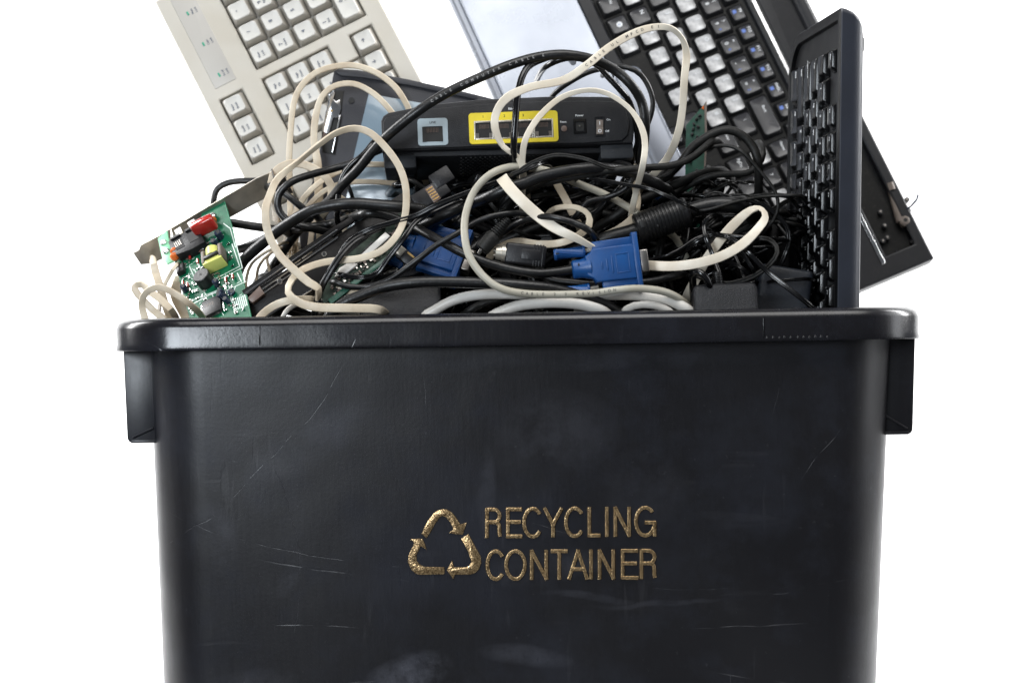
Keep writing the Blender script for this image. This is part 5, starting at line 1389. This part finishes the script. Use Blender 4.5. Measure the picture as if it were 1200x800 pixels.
K([(285, 306, .10), (310, 283, .085), (335, 264, .075), (365, 247, .065), (395, 240, .06), (420, 238.5), (440, 240), (475, 243, .06), (500, 247, .07), (520, 256, .09)], 13.5, 'cable_black', 'thickest black cable coming in from the left above the hard drive')
K([(250, 240, .17), (251, 231), (255, 221), (268, 214), (290, 212), (315, 214, .17)], 8, 'cable_black', 'short black cable arc rising behind the metal bracket')
K([(262, 296, .14), (285, 291, .12), (308, 281, .11), (330, 270, .11)], 10.5, 'cable_black', 'black cable stub leaving the green board towards the big beige loop')
K([(460, 172, .12), (440, 178, .12), (415, 190, .12), (390, 198), (367, 204, .11), (342, 213, .10), (327, 228), (327, 247), (341, 261), (362, 267, .10), (390, 275, .12)], 9, 'cable_black', 'black cable hooking round inside the left loops above the hard drive')
K([(318, 218, .13), (334, 227, .12), (355, 244), (372, 255, .13)], 8.5, 'cable_black', 'short black cable behind the big beige loop')
K([(440, 165, .10), (427, 180, .09), (412, 193), (402, 207), (397, 226), (395, 252), (398, 275, .12)], 7, 'cable_gloss', 'black cable hanging vertically left of the router foot')
K([(425, 186, .13), (409, 192, .12), (402, 205), (410, 222), (415, 240, .13)], 5, 'cable_black', 'thin black cable curl left of the router foot')
K([(385, 372, .03), (400, 357, .026), (425, 345.5), (452, 336), (487, 331, .024), (530, 330.5), (575, 332, .024), (612, 334.5), (650, 339, .028), (690, 350, .035), (730, 368, .05)], 13, 'cable_black', 'thick black cable lying low along the rim across the centre')
K([(390, 330, .05), (405, 335, .045), (430, 336), (457, 327, .04), (487, 306, .035), (512, 287), (535, 274, .035), (556, 261, .04), (580, 252.5), (612, 250, .045), (640, 262, .06)], 7, 'cable_black', 'black cable rising from the left under the round ribbed plug')
K([(482, 275, .09), (500, 263, .08), (525, 250, .07), (550, 239), (575, 230, .055), (597, 220, .05), (614, 215, .05), (637, 206, .05), (675, 199), (702, 197.5, .055), (740, 203, .07), (780, 222, .09)], 14, 'cable_black', 'thick black cable rising through the middle below the router')
K([(602, 236, .09), (612, 227, .08), (637, 215, .06), (675, 207, .055), (712, 200.5), (750, 197), (787, 194, .06), (812, 184, .07), (836, 165, .09)], 8.5, 'cable_dusty', 'dusty black cable running right under the router to the green upright board')
K([(595, 207, .045), (608, 201, .04), (622, 191.5), (650, 182), (682, 185.5), (700, 192), (715, 197, .05), (740, 199, .07)], 5, 'cable_dusty', 'thin dusty black cord humping over in front of the router underside', 'twin')
K([(395, 308, .06), (407, 285.5, .055), (430, 270, .05), (462, 260), (487, 252.5), (512, 240, .048), (550, 225), (585, 212.5, .047), (612, 200, .05), (640, 190, .07)], 7, 'cable_gloss', 'glossy twin cord slanting across the small circuit board up to the router', 'twin')
K([(392, 322, .055), (410, 324, .05), (425, 325), (442, 320, .045), (457, 300), (475, 277), (487, 260, .05), (512, 245, .055), (545, 232, .07)], 6.5, 'cable_gloss', 'glossy twin cord bending sharply up beside the half buried blue plug', 'twin')
K([(368, 372, .05), (372, 352, .045), (380, 330, .04), (395, 305), (410, 287, .045), (424, 277, .05), (450, 266, .07)], 8, 'cable_black', 'black cord running steeply up in front of the hard drive', 'twin')
K([(668, 262, .09), (678, 250, .075), (688, 237), (712, 231), (733, 221, .07), (742, 205), (738, 195, .075), (722, 192, .09)], 7, 'cable_black', 'black cord making an S bend above the ferrite barrel')
K([(660, 258, .10), (680, 254, .085), (697, 249), (710, 235), (727, 219, .08), (740, 205, .1)], 6, 'cable_gloss', 'glossy twin cord beside the S shaped bend', 'twin')
K([(650, 290, .12), (690, 270, .11), (720, 254, .10), (742, 238), (770, 226), (795, 215, .10), (818, 205, .11), (845, 200, .13)], 11, 'cable_dusty', 'dusty thick black cable climbing to the right behind the ferrite barrel')
K([(735, 232, .11), (745, 217, .10), (775, 211, .095), (788, 201), (800, 188, .09), (812, 172, .09), (835, 157), (853, 152.5, .09), (869, 158), (882, 172), (888.5, 192), (889, 222, .10), (887, 250, .12)], 10.5, 'cable_dusty', 'black cable forming the highest arch in front of the lower laptop keys')
K([(770, 212, .10), (785, 204, .09), (800, 189, .085), (827, 175), (848, 170.5), (867, 176, .08), (883, 192), (899, 211), (909, 226, .08), (912, 242), (907, 257), (896, 272, .09)], 4.4, 'cable_dusty', 'thin dusty cord running out to a long bend beside the standing black keyboard')
K([(780, 236, .12), (800, 222, .11), (827, 208, .10), (853, 204), (875, 203), (888, 194), (894, 180), (890, 168, .12)], 8, 'cable_dusty', 'dusty black cable with a flat bend under the high arch')
K([(680, 208, .06), (705, 211, .055), (737, 217), (760, 221), (780, 229, .05), (806, 241, .055), (822, 250, .08)], 4.6, 'cable_gloss', 'thin glossy cord slanting down to the right end of the ferrite barrel', 'twin')
K([(812, 252, .10), (821, 239, .09), (832, 228), (844, 227), (854, 234), (862, 244, .11)], 5, 'cable_gloss', 'small glossy cord hump right above the thick cable leaving the ferrite barrel', 'twin')
K([(790, 238, .11), (820, 240, .09), (850, 234, .08), (875, 234), (895, 241), (910, 252), (921, 264), (925, 280), (919, 300), (910, 321, .09)], 6, 'cable_gloss', 'black twin cord curving down just left of the standing black keyboard', 'twin')
K([(850, 262, .08), (842, 253, .07), (832, 254, .06), (825, 263), (827, 279, .055), (835, 298), (843, 320, .05)], 5.6, 'cable_gloss', 'black twin cord plugged into the top of the small adapter', 'twin', tail='start')
K([(780, 305, .09), (800, 296, .07), (816, 283, .06), (835, 275.5), (856, 279, .045), (877, 296, .035), (899, 318), (923, 337, .03), (948, 357, .03), (965, 372, .05)], 6, 'cable_gloss', 'long straight glossy twin cord slanting down to the rim at the right', 'twin')
K([(700, 312, .08), (725, 310, .075), (760, 305, .07), (785, 298, .065), (800, 290), (815, 280), (833, 275), (862, 277, .055), (885, 279.5), (910, 281, .07), (930, 284, .09)], 5, 'cable_gloss', 'glossy black cord running level behind the pointed white loop')
K([(812, 322, .06), (832, 329, .05), (853, 332.5), (880, 325), (901, 311), (911, 296), (906, 284, .055), (892, 279), (880, 286, .065), (880, 302, .08)], 6.4, 'cable_dusty', 'black twin cord coiled in a ring above the small adapter', 'twin')
K([(812, 330, .05), (812, 321, .04), (820, 319, .035), (829, 328), (832, 340, .04), (826, 346, .055)], 8.5, 'cable_gloss', 'knotted glossy black cord beside the small adapter')
K([(900, 331, .07), (915, 329, .06), (933, 327.5), (952, 328, .07)], 4.5, 'cable_gloss', 'short glossy cord end in front of the lower black keys', 'twin')
K([(560, 300, .12), (600, 278, .11), (640, 262), (690, 247), (740, 262, .12)], 9, 'cable_dusty', 'dusty black cable passing behind the slanting white ribbon')
K([(606, 300, .07), (640, 325, .06), (672, 331, .055), (700, 333), (760, 330, .06), (800, 322, .08)], 9, 'cable_black', 'black cable passing under the blue plug above the grey cable')
K([(612, 362, .045), (640, 350, .04), (672, 348, .04), (705, 357, .04), (735, 374, .05)], 10, 'cable_black', 'black cable squeezed between the two thick white cables at the rim')
K([(545, 368, .05), (565, 356, .045), (590, 350, .042), (612, 348, .05)], 9, 'cable_dusty', 'short dusty cable between the white cable and the rim')
K([(752, 300, .10), (775, 320, .09), (782, 345, .09), (800, 365, .10)], 5, 'cable_gloss', 'thin glossy cord falling behind the pointed white loop')
K([(855, 284, .05), (866, 292, .045), (876, 306), (884, 320, .05)], 4.6, 'cable_gloss', 'short twin cord crossing inside the coiled ring', 'twin')
K([(480, 210, .10), (500, 222, .10), (530, 233, .10), (560, 250, .11)], 6, 'cable_dusty', 'dusty black cord below the left part of the router')

# ------------------------------------------------------------------ cords buried in the pile: nothing tells these apart
random.seed(31)
def buried(x0, x1, y0, y1, d0, d1, wlo, whi, n, mats, label):
    for i in range(n):
        cx = random.uniform(x0, x1); cy = random.uniform(y0, y1); d = random.uniform(d0, d1)
        an = random.gauss(-0.25, 0.6); ln = random.uniform(50, 110)
        pts = []; m_ = 5; bend = random.uniform(-1.6, 1.6)
        a = an; px, py = cx - math.cos(an) * ln, cy - math.sin(an) * ln
        for k_ in range(m_):
            pts.append((px, min(372, max(y0 - 8, py)), d + random.uniform(-.012, .012)))
            a += bend / m_ + random.uniform(-.35, .35); px += math.cos(a) * ln * 2 / m_; py += math.sin(a) * ln * 2 / m_
            px = min(x1 + 18, max(x0 - 18, px))
        cable(pts, random.uniform(wlo, whi), random.choice(mats), label, random.choice(['round', 'round', 'twin']), 3.5, d, True, name='cord', cat='cable', group=label)
buried(505, 900, 222, 362, .115, .165, 4, 8, 104, ['cable_black', 'cable_dusty', 'cable_gloss'], 'thin black cord buried in the dark tangle between router and rim')
buried(480, 640, 225, 330, .12, .15, 5, 10, 22, ['cable_black', 'cable_gloss'], 'black cord buried around the half hidden blue plug')
buried(640, 810, 205, 240, .12, .16, 5, 9, 12, ['cable_black', 'cable_dusty'], 'black cord buried in the shadow right below the router')
buried(470, 800, 215, 362, .10, .15, 9, 12, 16, ['cable_black', 'cable_dusty'], 'thick black cable buried in the dark tangle between router and rim')
buried(800, 918, 238, 362, .08, .14, 3.5, 6, 30, ['cable_gloss', 'cable_black', 'cable_dusty'], 'slim black cord buried in the pile beside the standing black keyboard')
buried(380, 500, 332, 368, .10, .15, 6, 10, 10, ['cable_black', 'cable_dusty'], 'black cable buried under the circuit board near the left rim')
